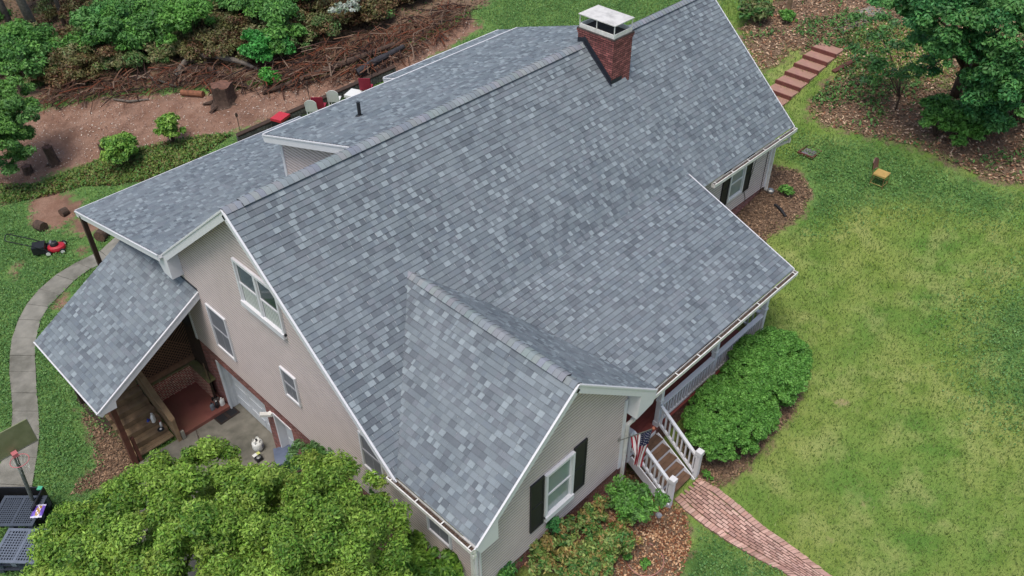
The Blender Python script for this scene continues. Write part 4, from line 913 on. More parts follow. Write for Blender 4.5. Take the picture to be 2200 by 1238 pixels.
# ------------------------------------------------ fallen trunks, stumps, brush
def log(name, pts, r, label, cat='log', m=M_bark, group=None, ends=None):
    mb = MB(); mb.tube(pts, r, 10, m=0); o = mb.build(name, m, smooth=False); tag(o, label, cat, group); return o
def gl(u, v, up): P = G(u, v); return (P[0], P[1], gz(P[0], P[1])+up)
log('fallen_trunk', [gl(378,170,.2), gl(410,145,.5), gl(460,140,.55), gl(520,148,.4), gl(562,158,.15)], [.16,.17,.15,.12,.06], 'long pale fallen trunk arching over the brush', 'log', M_barkg)
log('fallen_trunk', [gl(400,160,.3), gl(450,158,.3), gl(500,175,.1), gl(540,195,.1)], [.1,.12,.13,.1], 'reddish fallen trunk sloping to the big stump', 'log', M_bark)
log('fallen_trunk', [gl(565,205,.1), gl(660,180,.35), gl(750,150,.4), gl(850,115,.5)], [.08,.13,.15,.1], 'long brown trunk lying along the brush pile', 'log', M_bark)
log('fallen_trunk', [gl(770,170,.3), gl(815,150,.5), gl(870,125,.6)], [.2,.17,.1], 'charred dark trunk in the middle of the brush pile', 'log', mat('charred', hexc('2e2c30'), .9, var=.4, scale=6))
log('fallen_trunk', [gl(790,22,.5), gl(860,12,.6), gl(925,2,.6)], [.35,.38,.34], 'thick grey fallen trunk at the top of the clearing', 'log', M_barkg)
log('fallen_trunk', [gl(572,32,.6), gl(632,30,.7)], [.42,.38], 'short thick grey log among the bushes', 'log', M_barkg)
log('cut_log', [gl(392,205,.14), gl(438,208,.14)], [.15,.15], 'short orange brown log lying by the big stump', 'log', mat('cut_wood', hexc('7a4f38'), .9, var=.3))
log('branch', [gl(285,170,.1), gl(325,172,.15), gl(380,190,.1)], [.05,.06,.04], 'bare pale branch on the dirt edge', 'branch', M_barkg)
log('branch', [gl(245,215,.06), gl(280,220,.08), gl(320,215,.06)], [.05,.06,.04], 'grey branch lying at the front of the brush', 'branch', M_barkg)
def stump(u, v, r, h, label, lean=(0, 0), jag=True, name='stump'):
    b = np.array(gl(u, v, -.08)); n = 18; mb = MB(); prof = [(1.45,0),(1.15,.12),(1.0,.35),(.95,.7),(.97,1.0)]; rings = []
    ph = [1+.12*math.sin(k*1.7+r*9)+.08*rnd.uniform(-1, 1) for k in range(n)]
    for (q, z) in prof: rings.append([(b[0]+lean[0]*z+r*q*ph[k]*math.cos(2*math.pi*k/n), b[1]+lean[1]*z+r*q*ph[k]*math.sin(2*math.pi*k/n), b[2]+h*z+(rnd.uniform(-.06,.06)*h if jag and z == 1.0 else 0)) for k in range(n)])
    for i in range(len(rings)-1):
        for k in range(n): mb.face([rings[i][k], rings[i][(k+1) % n], rings[i+1][(k+1) % n], rings[i+1][k]])
    t = empty(name, tuple(b), label, 'stump', 'stumps on the cleared ground'); mb.build('bark', M_bark, t)
    mb = MB(); mb.face(rings[-1]); mb.build('cut_face', mat('stump_top', hexc('6a4a3c'), .9, var=.35, scale=12), t)
    if jag:
        for k in range(5):
            mb = MB(); a = rnd.random()*6.28; p = b+np.array([r*1.1*math.cos(a), r*1.1*math.sin(a), .1]); mb.tube([p, p+np.array([math.cos(a)*r, math.sin(a)*r, -.08])], [r*.22, r*.08], 6); mb.build('root', M_bark, t)
    return t
stump(482,218,.48,.95,'broad dark stump at the back of the dirt clearing'); stump(118,352,.2,.95,'tall jagged stump with an orange splintered top',lean=(-.05,.1)); stump(228,332,.2,.7,'short round stump beside the yellow green shrub',jag=False); stump(62,372,.2,.45,'small knotty stump at the left of the dirt')
def cutlog(u, v, r, L_, ang, label):
    b = np.array(gl(u, v, r*.9)); d = np.array([math.cos(ang), math.sin(ang), 0])*L_/2; t = empty('log_section', tuple(b), label, 'log', 'cut logs on the left lawn')
    mb = MB(); mb.tube([b-d, b, b+d], [r, r*1.03, r], 14, caps=False); mb.build('bark', M_bark, t)
    mb = MB()
    for s_ in (-1, 1):
        c = b+d*s_*.995; a = np.array([-math.sin(ang), math.cos(ang), 0]); mb.face([c+r*.97*(math.cos(k*2*math.pi/14)*a+math.sin(k*2*math.pi/14)*np.array([0,0,1])) for k in range(14)][::s_])
    mb.build('cut_face', mat('log_end', hexc('5a4436'), .9, var=.4, scale=14), t)
cutlog(89,492,.2,.42,1.9,'log section standing left of the mower path'); cutlog(140,462,.17,.28,.2,'small dark log nearest the porch roof corner'); cutlog(222,513,.24,.4,.6,'hollow log section beside the rear porch post')
# sticks: a heap nobody could count
mb = MB(); bpx = [(60,232),(110,205),(240,180),(370,162),(430,150),(560,165),(690,115),(830,75),(960,15),(1020,40),(900,125),(760,172),(600,202),(430,192),(330,200),(230,218),(110,238)]
k = 0; scol = br(hx('5b3f34','6e4a3a','4a3630','80604c','8a7464','3c2f2c','7a4632'), .8)
while k < 1150:
    u, v = rnd.uniform(50, 1010), rnd.uniform(5, 230)
    if not inpx(u, v, bpx): continue
    P = np.array(gl(u, v, rnd.uniform(.02, .55))); a = rnd.gauss(.55, .7); L_ = rnd.uniform(.5, 2.2); d = np.array([math.cos(a), math.sin(a), rnd.gauss(0, .18)])*L_/2; b_ = np.array([rnd.gauss(0,.12), rnd.gauss(0,.12), rnd.uniform(0,.2)])
    r_ = rnd.choice((.012,.015,.02,.03)); mb.tube([P-d, P+b_, P+d], [r_, r_, r_*.5], 4, c=rnd.choice(scol), caps=False); k += 1
o = mb.build('brush_pile', M_stuff); o['kind'] = 'stuff'

# ------------------------------------------------ litter, chips and turf
def scatter(name, polys, n, size, pal, z=.015, tilt=.35, lo=None, asp=.5, kind='stuff', m=None, blade=False):
    pal = np.array(pal); pts = []
    xs = [q[0] for p in polys for q in p]; ys = [q[1] for p in polys for q in p]; x0, x1, y0, y1 = max(min(xs), -14), min(max(xs), 42), max(min(ys), -20), min(max(ys), 46)
    while sum(map(len, pts)) < n:
        P = np.stack([rng.uniform(x0, x1, n), rng.uniform(y0, y1, n)], 1); k = np.zeros(n, bool)
        for p in polys: k |= in_poly(P, p)
        if lo is not None: k &= lo(P)
        if not k.any(): break
        pts.append(P[k])
    P = np.concatenate(pts)[:n]; n = len(P); s_ = size*(.5+rng.random(n))[:, None]; a = rng.random(n)*6.283
    zz = terr(P[:, 0], P[:, 1])+und(P[:, 0], P[:, 1])*.5-.01
    if blade:
        nrm = np.stack([rng.normal(size=n)*.5, rng.normal(size=n)*.5, np.ones(n)], 1); nrm /= np.linalg.norm(nrm, axis=1)[:, None]
        b0 = np.stack([P[:, 0], P[:, 1], zz], 1); w = np.stack([np.cos(a), np.sin(a), np.zeros(n)], 1)*s_*.16
        V = np.stack([b0-w, b0+w, b0+nrm*s_], 1).reshape(-1, 3); npf = 3
    else:
        t1 = np.stack([np.cos(a), np.sin(a), rng.normal(size=n)*tilt], 1); t2 = np.stack([-np.sin(a), np.cos(a), rng.normal(size=n)*tilt], 1)*asp
        c = np.stack([P[:, 0], P[:, 1], zz+z+rng.random(n)*z*2], 1); V = np.stack([c-t1*s_*.5, c+t2*s_*.5, c+t1*s_*.5, c-t2*s_*.5], 1).reshape(-1, 3); npf = 4
    C = pal[rng.integers(0, len(pal), n)]*(.75+.5*rng.random(n))[:, None]
    o = npmesh(name, V, npf, C, m or M_stuff); o['kind'] = kind; return o
LIT = hx('9a7a5e','b09478','7b5c48','c4a88c','8a6048','65503f')
scatter('leaf_litter', [Z_litter], 26000, .11, LIT)
scatter('bark_mulch', [Z_bed_front], 9000, .07, hx('a07858','8a5f44','b8906c','6b4634','c0a080','7a4a34'))
scatter('bark_mulch', [Z_bed_hedge, Z_bed_far, Z_bed_stair], 12000, .07, hx('78604c','66503f','8c7058','9a8068','55453a'))
scatter('leaf_litter', [Z_under], 5000, .09, hx('6a4a36','74543c','5f4030','6a6a3a','80684c'))
scatter('weeds', [Z_under], 9000, .09, hx('5f7a34','4f7a34','7a8a44','6a6a3a'), z=.05, tilt=.6, asp=.7, m=M_leaf)
scatter('weeds', [Z_litter], 11000, .10, hx('4f7a3a','3f6a34','5f8a44','6a7a44'), z=.05, tilt=.6, asp=.7, m=M_leaf, lo=lambda P: (np.sin(P[:, 0]*.9+1)*np.sin(P[:, 1]*.8+P[:, 0]*.3) + .5*np.sin(P[:, 0]*2.3)*np.sin(P[:, 1]*2.9)+rng.normal(size=len(P))*.25) > .35)
scatter('wood_chips', [Z_dirt], 5000, .07, hx('9a8478','b8a898','7a5a50','6a4a40','c8beb0'), asp=.4)
scatter('fallen_leaves', [Z_wood], 22000, .14, hx('5a4436','6b5240','44362c','4b5230','7a6448','39502c'))
vis = [tuple(G(*q)[:2]) for q in ((-150,-60),(2400,-60),(2500,1400),(-200,1500))]
def grassy(soft):
    def f(P):
        d, m_, l, b = zmasks(P); r = rng.random(len(P))
        hard = ((P[:, 0] > .2) & (P[:, 0] < 18.2) & (P[:, 1] > -3.7) & (P[:, 1] < 8)) | ((P[:, 0] > .2) & (P[:, 0] < 13) & (P[:, 1] > -7.5) & (P[:, 1] < 8)) | ((P[:, 0] > -12) & (P[:, 0] < .9) & (P[:, 1] < 4.1) & (P[:, 1] > -9) & ~((P[:, 0] < -3.2) & (P[:, 1] > .6)))
        path = in_poly(P, SWP) | in_poly(P, BWP)
        q = (l if soft == 'lush' else 1-l*.5)
        return (d < r*.8) & (m_ < r*.9) & (b < r) & ~hard & ~path & ((r < q*.9) if soft == 'lush' else (r < q+.1))
    return f
SWP = [tuple(G(*q)[:2]) for q in swL]+[tuple(G(*q)[:2]) for q in swR[::-1]]
bwL = [(1448,1074),(1475,1100),(1520,1135),(1570,1170),(1640,1210),(1700,1240),(1760,1290),(1830,1350)]; bwR = [(1503,1026),(1540,1048),(1580,1078),(1640,1130),(1710,1180),(1788,1240),(1860,1300),(1930,1360)]
BWP = [tuple(G(*q)[:2]) for q in bwL]+[tuple(G(*q)[:2]) for q in bwR[::-1]]
scatter('grass', [vis], 190000, .075, br(hx('687a3c','708244','5c7438','7c8a50','587034'), 1.2), lo=grassy('lawn'), blade=True, m=M_leaf)
scatter('clover', [vis], 170000, .045, br(hx('486e38','547a3e','3f6430','628448'), 1.3), lo=grassy('lush'), z=.03, tilt=.5, asp=.9, m=M_leaf)

# brick garden walk, real bricks
mb = MB(); BR = br(hx('9c7c70','967468','a48478','a88a7e','8e6e64','9c7c72'), 1.35)
cl = [(np.array(G(*a)[:2]), np.array(G(*b)[:2])) for a, b in zip(bwL, bwR)]
def at(s): i = min(int(s), len(cl)-2); t = s-i; return cl[i][0]*(1-t)+cl[i+1][0]*t, cl[i][1]*(1-t)+cl[i+1][1]*t
seg = [0]
for i in range(len(cl)-1): seg.append(seg[-1]+np.linalg.norm((cl[i+1][0]+cl[i+1][1]-cl[i][0]-cl[i][1])/2))
def sat(d): 
    for i in range(len(seg)-1):
        if d <= seg[i+1]: return i+(d-seg[i])/(seg[i+1]-seg[i])
    return len(seg)-1.001
d = 0; rowi = 0
while d < seg[-1]-.22:
    def pt(dd, f): a, b = at(sat(dd)); q = a*(1-f)+b*f; return q
    wdt = np.linalg.norm(at(sat(d))[1]-at(sat(d))[0]); nb = 7
    for side in (0, 1):        # border bricks across the edge
        for j in (0, 1):
            f0, f1 = ((0, .2/wdt) if side == 0 else (1-.2/wdt, 1)); q = [pt(d+j*.105+.005, f0), pt(d+j*.105+.005, f1), pt(d+j*.105+.1, f1), pt(d+j*.105+.1, f0)]
            jj = rnd.uniform(-.012, .012); z = terr(q[0][0], q[0][1])+.03+rnd.uniform(-.006, .006); c = rnd.choice(BR); c = tuple(x*q_ for q_ in (rnd.uniform(.85, 1.15),) for x in c)
            mb.face([(p[0]+jj, p[1], z) for p in q][::-1], c)
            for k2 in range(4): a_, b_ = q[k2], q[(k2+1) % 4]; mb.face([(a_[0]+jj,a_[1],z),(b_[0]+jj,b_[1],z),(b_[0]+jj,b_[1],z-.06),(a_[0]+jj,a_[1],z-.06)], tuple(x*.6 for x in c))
    for j in range(nb):        # running bond inside
        f0 = .21/wdt+(1-.42/wdt)*j/nb; f1 = .21/wdt+(1-.42/wdt)*(j+1)/nb-.014/wdt; off = .105 if j % 2 else 0
        q = [pt(d+off+.006, f0), pt(d+off+.006, f1), pt(d+off+.197, f1), pt(d+off+.197, f0)]; z = terr(q[0][0], q[0][1])+.03+rnd.uniform(-.006, .006); c = rnd.choice(BR); c = tuple(x*q_ for q_ in (rnd.uniform(.85, 1.15),) for x in c)
        mb.face([(p[0], p[1], z) for p in q][::-1], c)
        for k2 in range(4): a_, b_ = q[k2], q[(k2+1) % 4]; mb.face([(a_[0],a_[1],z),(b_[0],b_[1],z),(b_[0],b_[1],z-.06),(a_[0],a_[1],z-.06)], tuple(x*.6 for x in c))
    d += .21
o = mb.build('brick_walk', mat('paving_brick', (0,0,0), .9, attr=True, var=.12, scale=12, dirt=hexc('7c7058'), dscale=1.4, damt=.3)); o['kind'] = 'structure'
mb = MB(); px = [(1790,62),(1838,24),(1885,8),(1905,30),(1860,52),(1815,70)]; mb.face([gl(u, v, .03) for u, v in px]); mb.face([gl(u, v, -.1) for u, v in px][::-1]); o = mb.build('gravel_path', M_concrete); o['kind'] = 'structure'
#@@PART3
# ================================================================== LOOSE OBJECTS
def thing(name, loc, label, cat, rot=0, group=None):
    t = empty(name, tuple(loc), label, cat, group); t.rotation_euler = (0, 0, rot); return t
def part(mb, name, m, parent, **k):          # geometry in the thing's own coordinates
    o = mb.build(name, m, None, **k); o.parent = parent; return o
# flag on its pole
tip = PY(1404, 921, -8.45); foot = np.array(PY(1333, 946, -7.56)); foot = np.array([foot[0], -7.56, foot[2]])
ft = thing('flag', foot, 'striped flag with a starred blue corner hanging from a slanted pole on the house corner', 'flag')
mb = MB(); mb.tube([foot, tip], .014, 8); p_ = mb.build('pole', M_metal, ft); mb = MB(); mb.lathe(tip-np.array([0,0,.02]), [(.01,0),(.035,.02),(.04,.045),(.02,.075)], 12); mb.build('finial', mat('copper_ball', hexc('b8735a'), .35, metal=.6), ft)
mb = MB(); mb.box(foot-np.array([.04,-.05,.07]), foot+np.array([.04,.03,.07])); mb.build('bracket', M_metal, ft)
U_, V_ = 52, 64; hoist, fly = .95, 1.50; red, whi, blu = hexc('9c2638'), hexc('d8d4d6'), hexc('1a1d45')
dirp = (foot-tip)/np.linalg.norm(foot-tip)
def fp(u, v):
    b = tip+dirp*(.04+hoist*u); q = v*fly
    gather = 1-.62*min(1, v*1.5)
    base = tip+dirp*(.04+hoist*(.30+(u-.30)*gather)); fold = .055*math.sin(u*17+v*2.5)*min(1, v*3)
    side = np.cross(dirp, (0,0,1.)); side /= np.linalg.norm(side)
    sw = np.array([dirp[0], dirp[1], 0])*.10*math.sin(v*2.2)*v
    return base+side*fold+sw-np.array([0,0,1.])*(q*(1-.16*u*min(1,v*2))+ (0))*.93
stars = set()
for r_ in range(9):
    for c_ in range(6 if r_ % 2 == 0 else 5): stars.add((int(2+r_*2.9), int((1.0+c_*2+(1 if r_ % 2 else 0))*2.05)))
mb = MB(); grid = [[fp(i/U_, j/V_) for j in range(V_+1)] for i in range(U_+1)]
for i in range(U_):
    for j in range(V_):
        c = (red if (i//4) % 2 == 0 else whi)
        if i < 28 and j < 26: c = whi if ((i, j) in stars or (i-1, j) in stars and rnd.random() < .0) else blu
        mb.face([grid[i][j], grid[i+1][j], grid[i+1][j+1], grid[i][j+1]], c)
fl = mb.build('cloth', mat('flag_cloth', (0,0,0), .8, attr=True, transl=.15), ft, smooth=True)

# basketball hoop
rc = PZ(42, 990, 2.45); bt = thing('basketball_hoop', (rc[0]+.02, rc[1]+.75, -.6), 'basketball hoop with a greenish worn backboard and faded pink rim', 'basketball hoop')
mb = MB(); mb.tube([(rc[0]+.225*math.cos(a), rc[1]+.225*math.sin(a), 2.45) for a in np.linspace(0, 2*math.pi, 25)], .011, 6, caps=False); mb.box((rc[0]-.07, rc[1]+.21, 2.40), (rc[0]+.07, rc[1]+.36, 2.52)); mb.build('rim', mat('faded_red', hexc('b3686c'), .6), bt)
br_ = PZ(81, 945, 2.33); by = rc[1]+.38; bx1 = PY(81, 945, by)[0]; zb0 = PY(81, 945, by)[2]
mb = MB(); mb.box((bx1-1.22, by, zb0), (bx1, by+.03, zb0+.80)); bb = mb.build('backboard', mat('algae_board', hexc('7e8260'), .35, var=.12, scale=4, dirt=hexc('5f6842'), dscale=2.5, damt=.5), bt)
mb = MB(); mb.box((bx1-1.23, by-.006, zb0-.03), (bx1+.01, by+.036, zb0)); mb.box((bx1-1.23, by-.004, zb0), (bx1-1.215, by+.034, zb0+.81)); mb.box((bx1-.005, by-.004, zb0), (bx1+.006, by+.034, zb0+.81)); mb.build('board_frame', M_metal, bb)
mb = MB(); cxm = rc[0]
for dx in (-.26, .22): mb.bar((cxm+dx, by+.06, zb0+.12), (cxm+dx, by+.06, zb0+.55), .04, .03)
mb.build('bracket', M_darkwood, bt)
pb = np.array([rc[0]+.35, rc[1]-.95, -.6]); pb = G(82, 1105); mb = MB(); mb.tube([(pb[0], pb[1], -.6), (rc[0]+.02, by+.12, 2.40), (rc[0]+.02, by+.10, 2.75)], .05, 10); mb.build('pole', mat('grey_pole', hexc('5e625e'), .6, var=.2), bt)
mb = MB()
for k in range(12):
    a = k*2*math.pi/12; mb.tube([(rc[0]+.22*math.cos(a), rc[1]+.22*math.sin(a), 2.44), (rc[0]+.15*math.cos(a+.3), rc[1]+.15*math.sin(a+.3), 2.25), (rc[0]+.12*math.cos(a), rc[1]+.12*math.sin(a), 2.05)], .004, 4)
mb.build('net', M_plasticw, bt)

# pallets: grid decks
PA = math.atan2(AR[1], AR[0])
def pallet(loc, rot, w, d, h, label, c, cell=.075, tilt=None):
    t = thing('plastic_pallet', loc, label, 'pallet', rot, 'plastic pallets stacked at the drive edge'); mb = MB(); t_ = .03; m = mat('pallet_'+c, hexc(c), .55, var=.12)
    b = .085
    for (x0, x1, y0, y1) in ((0,w,0,b),(0,w,d-b,d),(0,b,b,d-b),(w-b,w,b,d-b),(w/2-.04,w/2+.04,b,d-b)): mb.box((x0,y0,h-t_),(x1,y1,h))
    nx_ = int((w-2*b)/cell); ny_ = int((d-2*b)/cell)
    for i in range(1, nx_): x = b+(w-2*b)*i/nx_; mb.box((x-.014,b,h-t_+.003),(x+.014,d-b,h-.003)) if abs(x-w/2) > .045 else None
    for j in range(1, ny_): y = b+(d-2*b)*j/ny_; mb.box((b,y-.014,h-t_+.005),(w/2-.04,y+.014,h-.005)); mb.box((w/2+.04,y-.014,h-t_+.005),(w-b,y+.014,h-.005))
    part(mb, 'deck', m, t)
    mb = MB()
    for x in (0, w/2-.07, w-.14):
        for y in (0, d/2-.07, d-.14): mb.box((x+.004,y+.004,0),(x+.136,y+.136,h-t_))
    part(mb, 'feet', m, t)
    return t
c0 = PZ(17, 1127, .12); er = np.array([AR[0], AR[1], 0]); ef = np.array([AF[0], AF[1], 0]); ef /= np.linalg.norm(ef)
def pos(c, a, b): q = np.array(c)+er*a+ef*b; return q
base = pos(c0, 0, -1.05)
pallet((base[0], base[1], -.58), PA, 1.25, 1.05, .17, 'lowest grey plastic pallet of the stack', '3a3f4a')
q = pos(base, .03, .02); pallet((q[0], q[1], -.41), PA, 1.22, 1.02, .17, 'second grey plastic pallet of the stack', '444a56')
q = pos(base, -.02, .06); pallet((q[0], q[1], -.24), PA-.02, 1.22, 1.02, .17, 'bluish grey plastic pallet just below the top one', '4e5562')
q = pos(base, .02, -.10); pallet((q[0], q[1], -.07), PA-.035, 1.22, 1.05, .17, 'light grey plastic pallet on top of the stack', '626a76')
q = pos(PZ(8, 1068, .1), 0, -.95); pallet((q[0], q[1], -.25), PA, 1.2, 1.0, .35, 'dark bluish pallet with an upright slotted edge behind the stack', '3f4650', cell=.06)
# black bin behind
q = PZ(-20, 1046, .25); bn = thing('storage_bin', (q[0], q[1], -.6), 'open black bin with green corners behind the pallets', 'bin', PA); mb = MB(); W_, D_, H_ = 1.48, .75, .85
mb.box((0,-D_,0),(W_,0,.04)); mb.box((0,-.04,.04),(W_,0,H_)); mb.box((0,-D_,.04),(.04,-.04,H_)); mb.box((W_-.04,-D_,.04),(W_,-.04,H_)); mb.box((.04,-D_,.04),(W_-.04,-D_+.04,H_*.7)); part(mb, 'tub', M_blk, bn)
mb = MB(); [mb.box((x,-.11,H_-.02),(x+.13,.01,H_+.015)) for x in (.02, W_-.15)]; part(mb, 'corner', mat('green_plastic', hexc('4fae86'), .5), bn)
# purple bag on the pallets
q = PZ(82, 1098, .13); pk = thing('snack_bag', (q[0], q[1], .105), 'crumpled purple and gold bag on the dark pallet', 'bag', PA+.1); mb = MB(); n = 8
def bgp(i, j): return (-.15+.30*i/n, -.22+.44*j/n, .02+.05*math.sin(math.pi*i/n)*math.sin(math.pi*j/n)+.008*math.sin(i*2.3+j*1.7))
for i in range(n):
    for j in range(n):
        c = hexc('6b4fae') if (i < 3 or i > 5) else (hexc('b08a3c') if (i+j) % 3 else hexc('d8d0e0')); 
        if j in (0, n-1): c = hexc('c8c4d8')
        mb.face([bgp(i,j), bgp(i+1,j), bgp(i+1,j+1), bgp(i,j+1)], c)
for j in range(n): mb.face([bgp(0,j), bgp(0,j+1), (-.15,-.22+.44*(j+1)/n,0), (-.15,-.22+.44*j/n,0)], hexc('6b4fae')); mb.face([bgp(n,j+1), bgp(n,j), (.15,-.22+.44*j/n,0), (.15,-.22+.44*(j+1)/n,0)], hexc('6b4fae'))
part(mb, 'wrapper', mat('foil', (0,0,0), .35, attr=True), pk)

# storage box with a blue grey lid by the side door
c1 = PZ(586, 962, .05); sb = thing('deck_box', (c1[0], c1[1], -.585), 'storage box with a blue grey lid partly under the tree', 'storage box', PA+.32)
mb = MB(); mb.box((.04,-.62,0),(.96,-.04,.56)); part(mb, 'tub', M_blk, sb, bevel=.02)
mb = MB(); n = 8
for i in range(n):
    a0, a1 = i/n, (i+1)/n; z0, z1 = .58+.05*math.sin(math.pi*a0), .58+.05*math.sin(math.pi*a1); mb.face([(0,-.66+.66*a0,z0),(1,-.66+.66*a0,z0),(1,-.66+.66*a1,z1),(0,-.66+.66*a1,z1)])
    mb.face([(0,-.66+.66*a0,.55),(0,-.66+.66*a0,z0),(0,-.66+.66*a1,z1),(0,-.66+.66*a1,.55)]); mb.face([(1,-.66+.66*a0,.55),(1,-.66+.66*a1,.55),(1,-.66+.66*a1,z1),(1,-.66+.66*a0,z0)])
mb.box((0,-.665,.53),(1,-.64,.585)); mb.box((0,-.02,.53),(1,.005,.585)); part(mb, 'lid', mat('blue_grey_lid', hexc('5a6478'), .5, var=.08), sb)
# propane tank
q = G(557, 968); pt_ = thing('propane_tank', (q[0], q[1], -.585), 'white propane tank standing on the concrete', 'propane tank')
mb = MB(); mb.lathe((0,0,0), [(.11,0),(.12,.02),(.12,.05),(.105,.06),(.155,.09),(.165,.13),(.165,.30),(.15,.35),(.10,.385),(.04,.395)], 24); part(mb, 'body', M_plasticw, pt_, smooth=True)
mb = MB()
for a0 in (.3, 1.8, 3.3, 4.8):
    for k in range(6): a = a0+k*.17; b = a+.17; r1 = .115; z0, z1 = .365, (.46 if 1 <= k <= 4 else .43); mb.face([(r1*math.cos(a),r1*math.sin(a),z0),(r1*math.cos(b),r1*math.sin(b),z0),(r1*math.cos(b),r1*math.sin(b),z1),(r1*math.cos(a),r1*math.sin(a),z1)])
part(mb, 'collar', M_plasticw, pt_)
mb = MB(); mb.lathe((0,0,.39), [(.02,0),(.02,.05),(.035,.055),(.035,.075),(.01,.08)], 10); mb.tube([(0,0,.42),(-.06,-.05,.42),(-.10,-.09,.38)], .012, 6); part(mb, 'valve', M_blk, pt_)
mb = MB()
for k in range(5): a = -1.25+k*.16; b = a+.16; mb.face([(.167*math.cos(a),.167*math.sin(a),.13),(.167*math.cos(b),.167*math.sin(b),.13),(.167*math.cos(b),.167*math.sin(b),.27),(.167*math.cos(a),.167*math.sin(a),.27)])
part(mb, 'sticker', mat('grey_sticker', hexc('7d8090'), .6), pt_)
q = G(557, 990); stv = thing('camp_stove', (q[0], q[1], -.585), 'small black stove with a pale card on top beside the white tank', 'stove'); mb = MB(); mb.box((-.10,-.09,.03),(.10,.09,.13)); [mb.box((x,y,0),(x+.02,y+.02,.03)) for x in (-.09,.07) for y in (-.08,.06)]; part(mb, 'body', M_blk, stv); mb = MB(); mb.lathe((0,-.02,.13), [(.06,0),(.065,.02),(.03,.03)], 14); part(mb, 'burner', M_metal, stv)
mb = MB(); mb.box((-.12,.02,.20),(.01,.13,.205)); mb.box((-.10,.05,.13),(-.08,.07,.2)); part(mb, 'card', M_plasticw, stv); mb = MB(); mb.box((.011,.02,.20),(.11,.13,.205)); part(mb, 'card', mat('yellow_card', hexc('b9bd6e'), .6), stv)
# jugs
def jug(loc, rot, label, body, cap, s=1.0, grp='jugs and bottles at the basement entry', name='plastic_jug'):
    t = thing(name, loc, label, 'jug', rot, grp); w, d = .075*s, .05*s; mb = MB(); rings = []
    for z, k in ((0,.9),(.01,1),(.17,1),(.21,.8),(.25,.35),(.275,.3)):
        rings.append([(w*k*math.copysign(abs(math.cos(a))**.7, math.cos(a)), d*(k if k > .5 else k*1.4)*math.copysign(abs(math.sin(a))**.7, math.sin(a)), z*s) for a in np.linspace(0, 2*math.pi, 17)[:-1]])
    for i in range(len(rings)-1):
        for k in range(16): mb.face([rings[i][k], rings[i][(k+1) % 16], rings[i+1][(k+1) % 16], rings[i+1][k]])
    mb.face(rings[-1]); part(mb, 'body', body, t)
    mb = MB(); mb.lathe((0,0,.27*s), [(.024*s,0),(.024*s,.03*s),(.01,.032*s)], 12); part(mb, 'cap', cap, t)
    mb = MB(); mb.tube([(w*.35,0,.235*s),(w*1.0,0,.22*s),(w*1.02,0,.14*s),(w*.9,0,.10*s)], .012*s, 6); part(mb, 'handle', body, t); return t
M_clear = mat('grey_clear_plastic', hexc('6a7278'), .2, spec=.8)
q = PZ(458, 880, -.46); jug((q[0], q[1], -.455), .3, 'greyish clear jug leftmost of the three by the doorway', M_clear, M_blk); q = PZ(468, 875, -.46); jug((q[0], q[1], -.455), .5, 'dark filled jug in the middle of the three by the doorway', M_blk, M_plasticw, .95); q = PZ(479, 870, -.46); jug((q[0], q[1], -.455), .1, 'white jug rightmost of the three by the doorway', M_plasticw, M_plasticw, 1.05)
q = PZ(331, 905, -.07+.0); jug((q[0], q[1], -.07), .9, 'white jug standing on the wooden stairs', M_plasticw, M_plasticw, 1.15); q = PZ(322, 913, -.25); jug((q[0]-.0, q[1], -.255), .4, 'blue jug next to the white one on the stairs', mat('blue_plastic', hexc('2f459c'), .4), mat('blue_plastic', hexc('2f459c'), .4), .9); q = PZ(347, 915, -.25); jug((q[0], q[1], -.255), 1.1, 'small white bottle with a red cap on the stairs', M_plasticw, M_red, .72)
q = PZ(345, 922, -.25); dk = thing('plant_saucer', (q[0], q[1]-.02, -.25), 'dark round dish lying below the red capped bottle', 'dish'); mb = MB(); mb.lathe((0,0,0), [(.10,0),(.105,.01),(.10,.02),(.06,.022)], 18); part(mb, 'disc', M_blk, dk); mb = MB(); mb.lathe((0,0,.02), [(.04,0),(.03,.02)], 12); part(mb, 'knob', M_plasticw, dk)
q = PZ(296, 822, .35); oc = thing('orange_hose', (q[0], q[1], .30), 'bundle of orange cord hanging by the wooden stairs', 'cord'); mb = MB()
mb.tube([(.10*math.cos(t)+.02*math.sin(t*3), .03*math.sin(t*2.1), .16*math.sin(t)+.1+.02*math.cos(t*5)) for t in np.linspace(0, 25, 120)], .014, 5); part(mb, 'loops', mat('orange_cord', hexc('c8502e'), .6), oc)
q = PZ(487, 892, -.58); dm = thing('door_mat', (q[0], q[1], -.582), 'dark rubber mat on the concrete by the white door', 'mat', .05); mb = MB(); mb.box((-.36,-.22,0),(.36,.22,.012)); part(mb, 'mat', M_blk, dm)
mb = MB(); [mb.box((x,-.20,.012),(x+.02,.20,.02)) for x in (-.34,-.04,.02,.32)]; [mb.box((-.34,y,.012),(.34,y+.02,.018)) for y in (-.2,.18)]; part(mb, 'rib', M_darkwood, dm)
for (u, v, w_, lb, m_) in ((466,862,0,'long handled tool leaning nearest the white door jamb',M_darkwood),(461,858,1,'second long handled tool leaning on the brick wall',M_wood)):
    q = PZ(u, v, -.46); a = thing('garden_tool', (q[0], q[1], -.46), lb, 'tool', 0, 'tools leaning at the basement entry'); mb = MB(); mb.tube([(0,0,.12),(.04,.12,1.5)], .014, 7); part(mb, 'handle', m_, a); mb = MB(); mb.box((-.09,-.03,0),(.09,.02,.12)); part(mb, 'head', M_metal if w_ == 0 else M_blk, a)

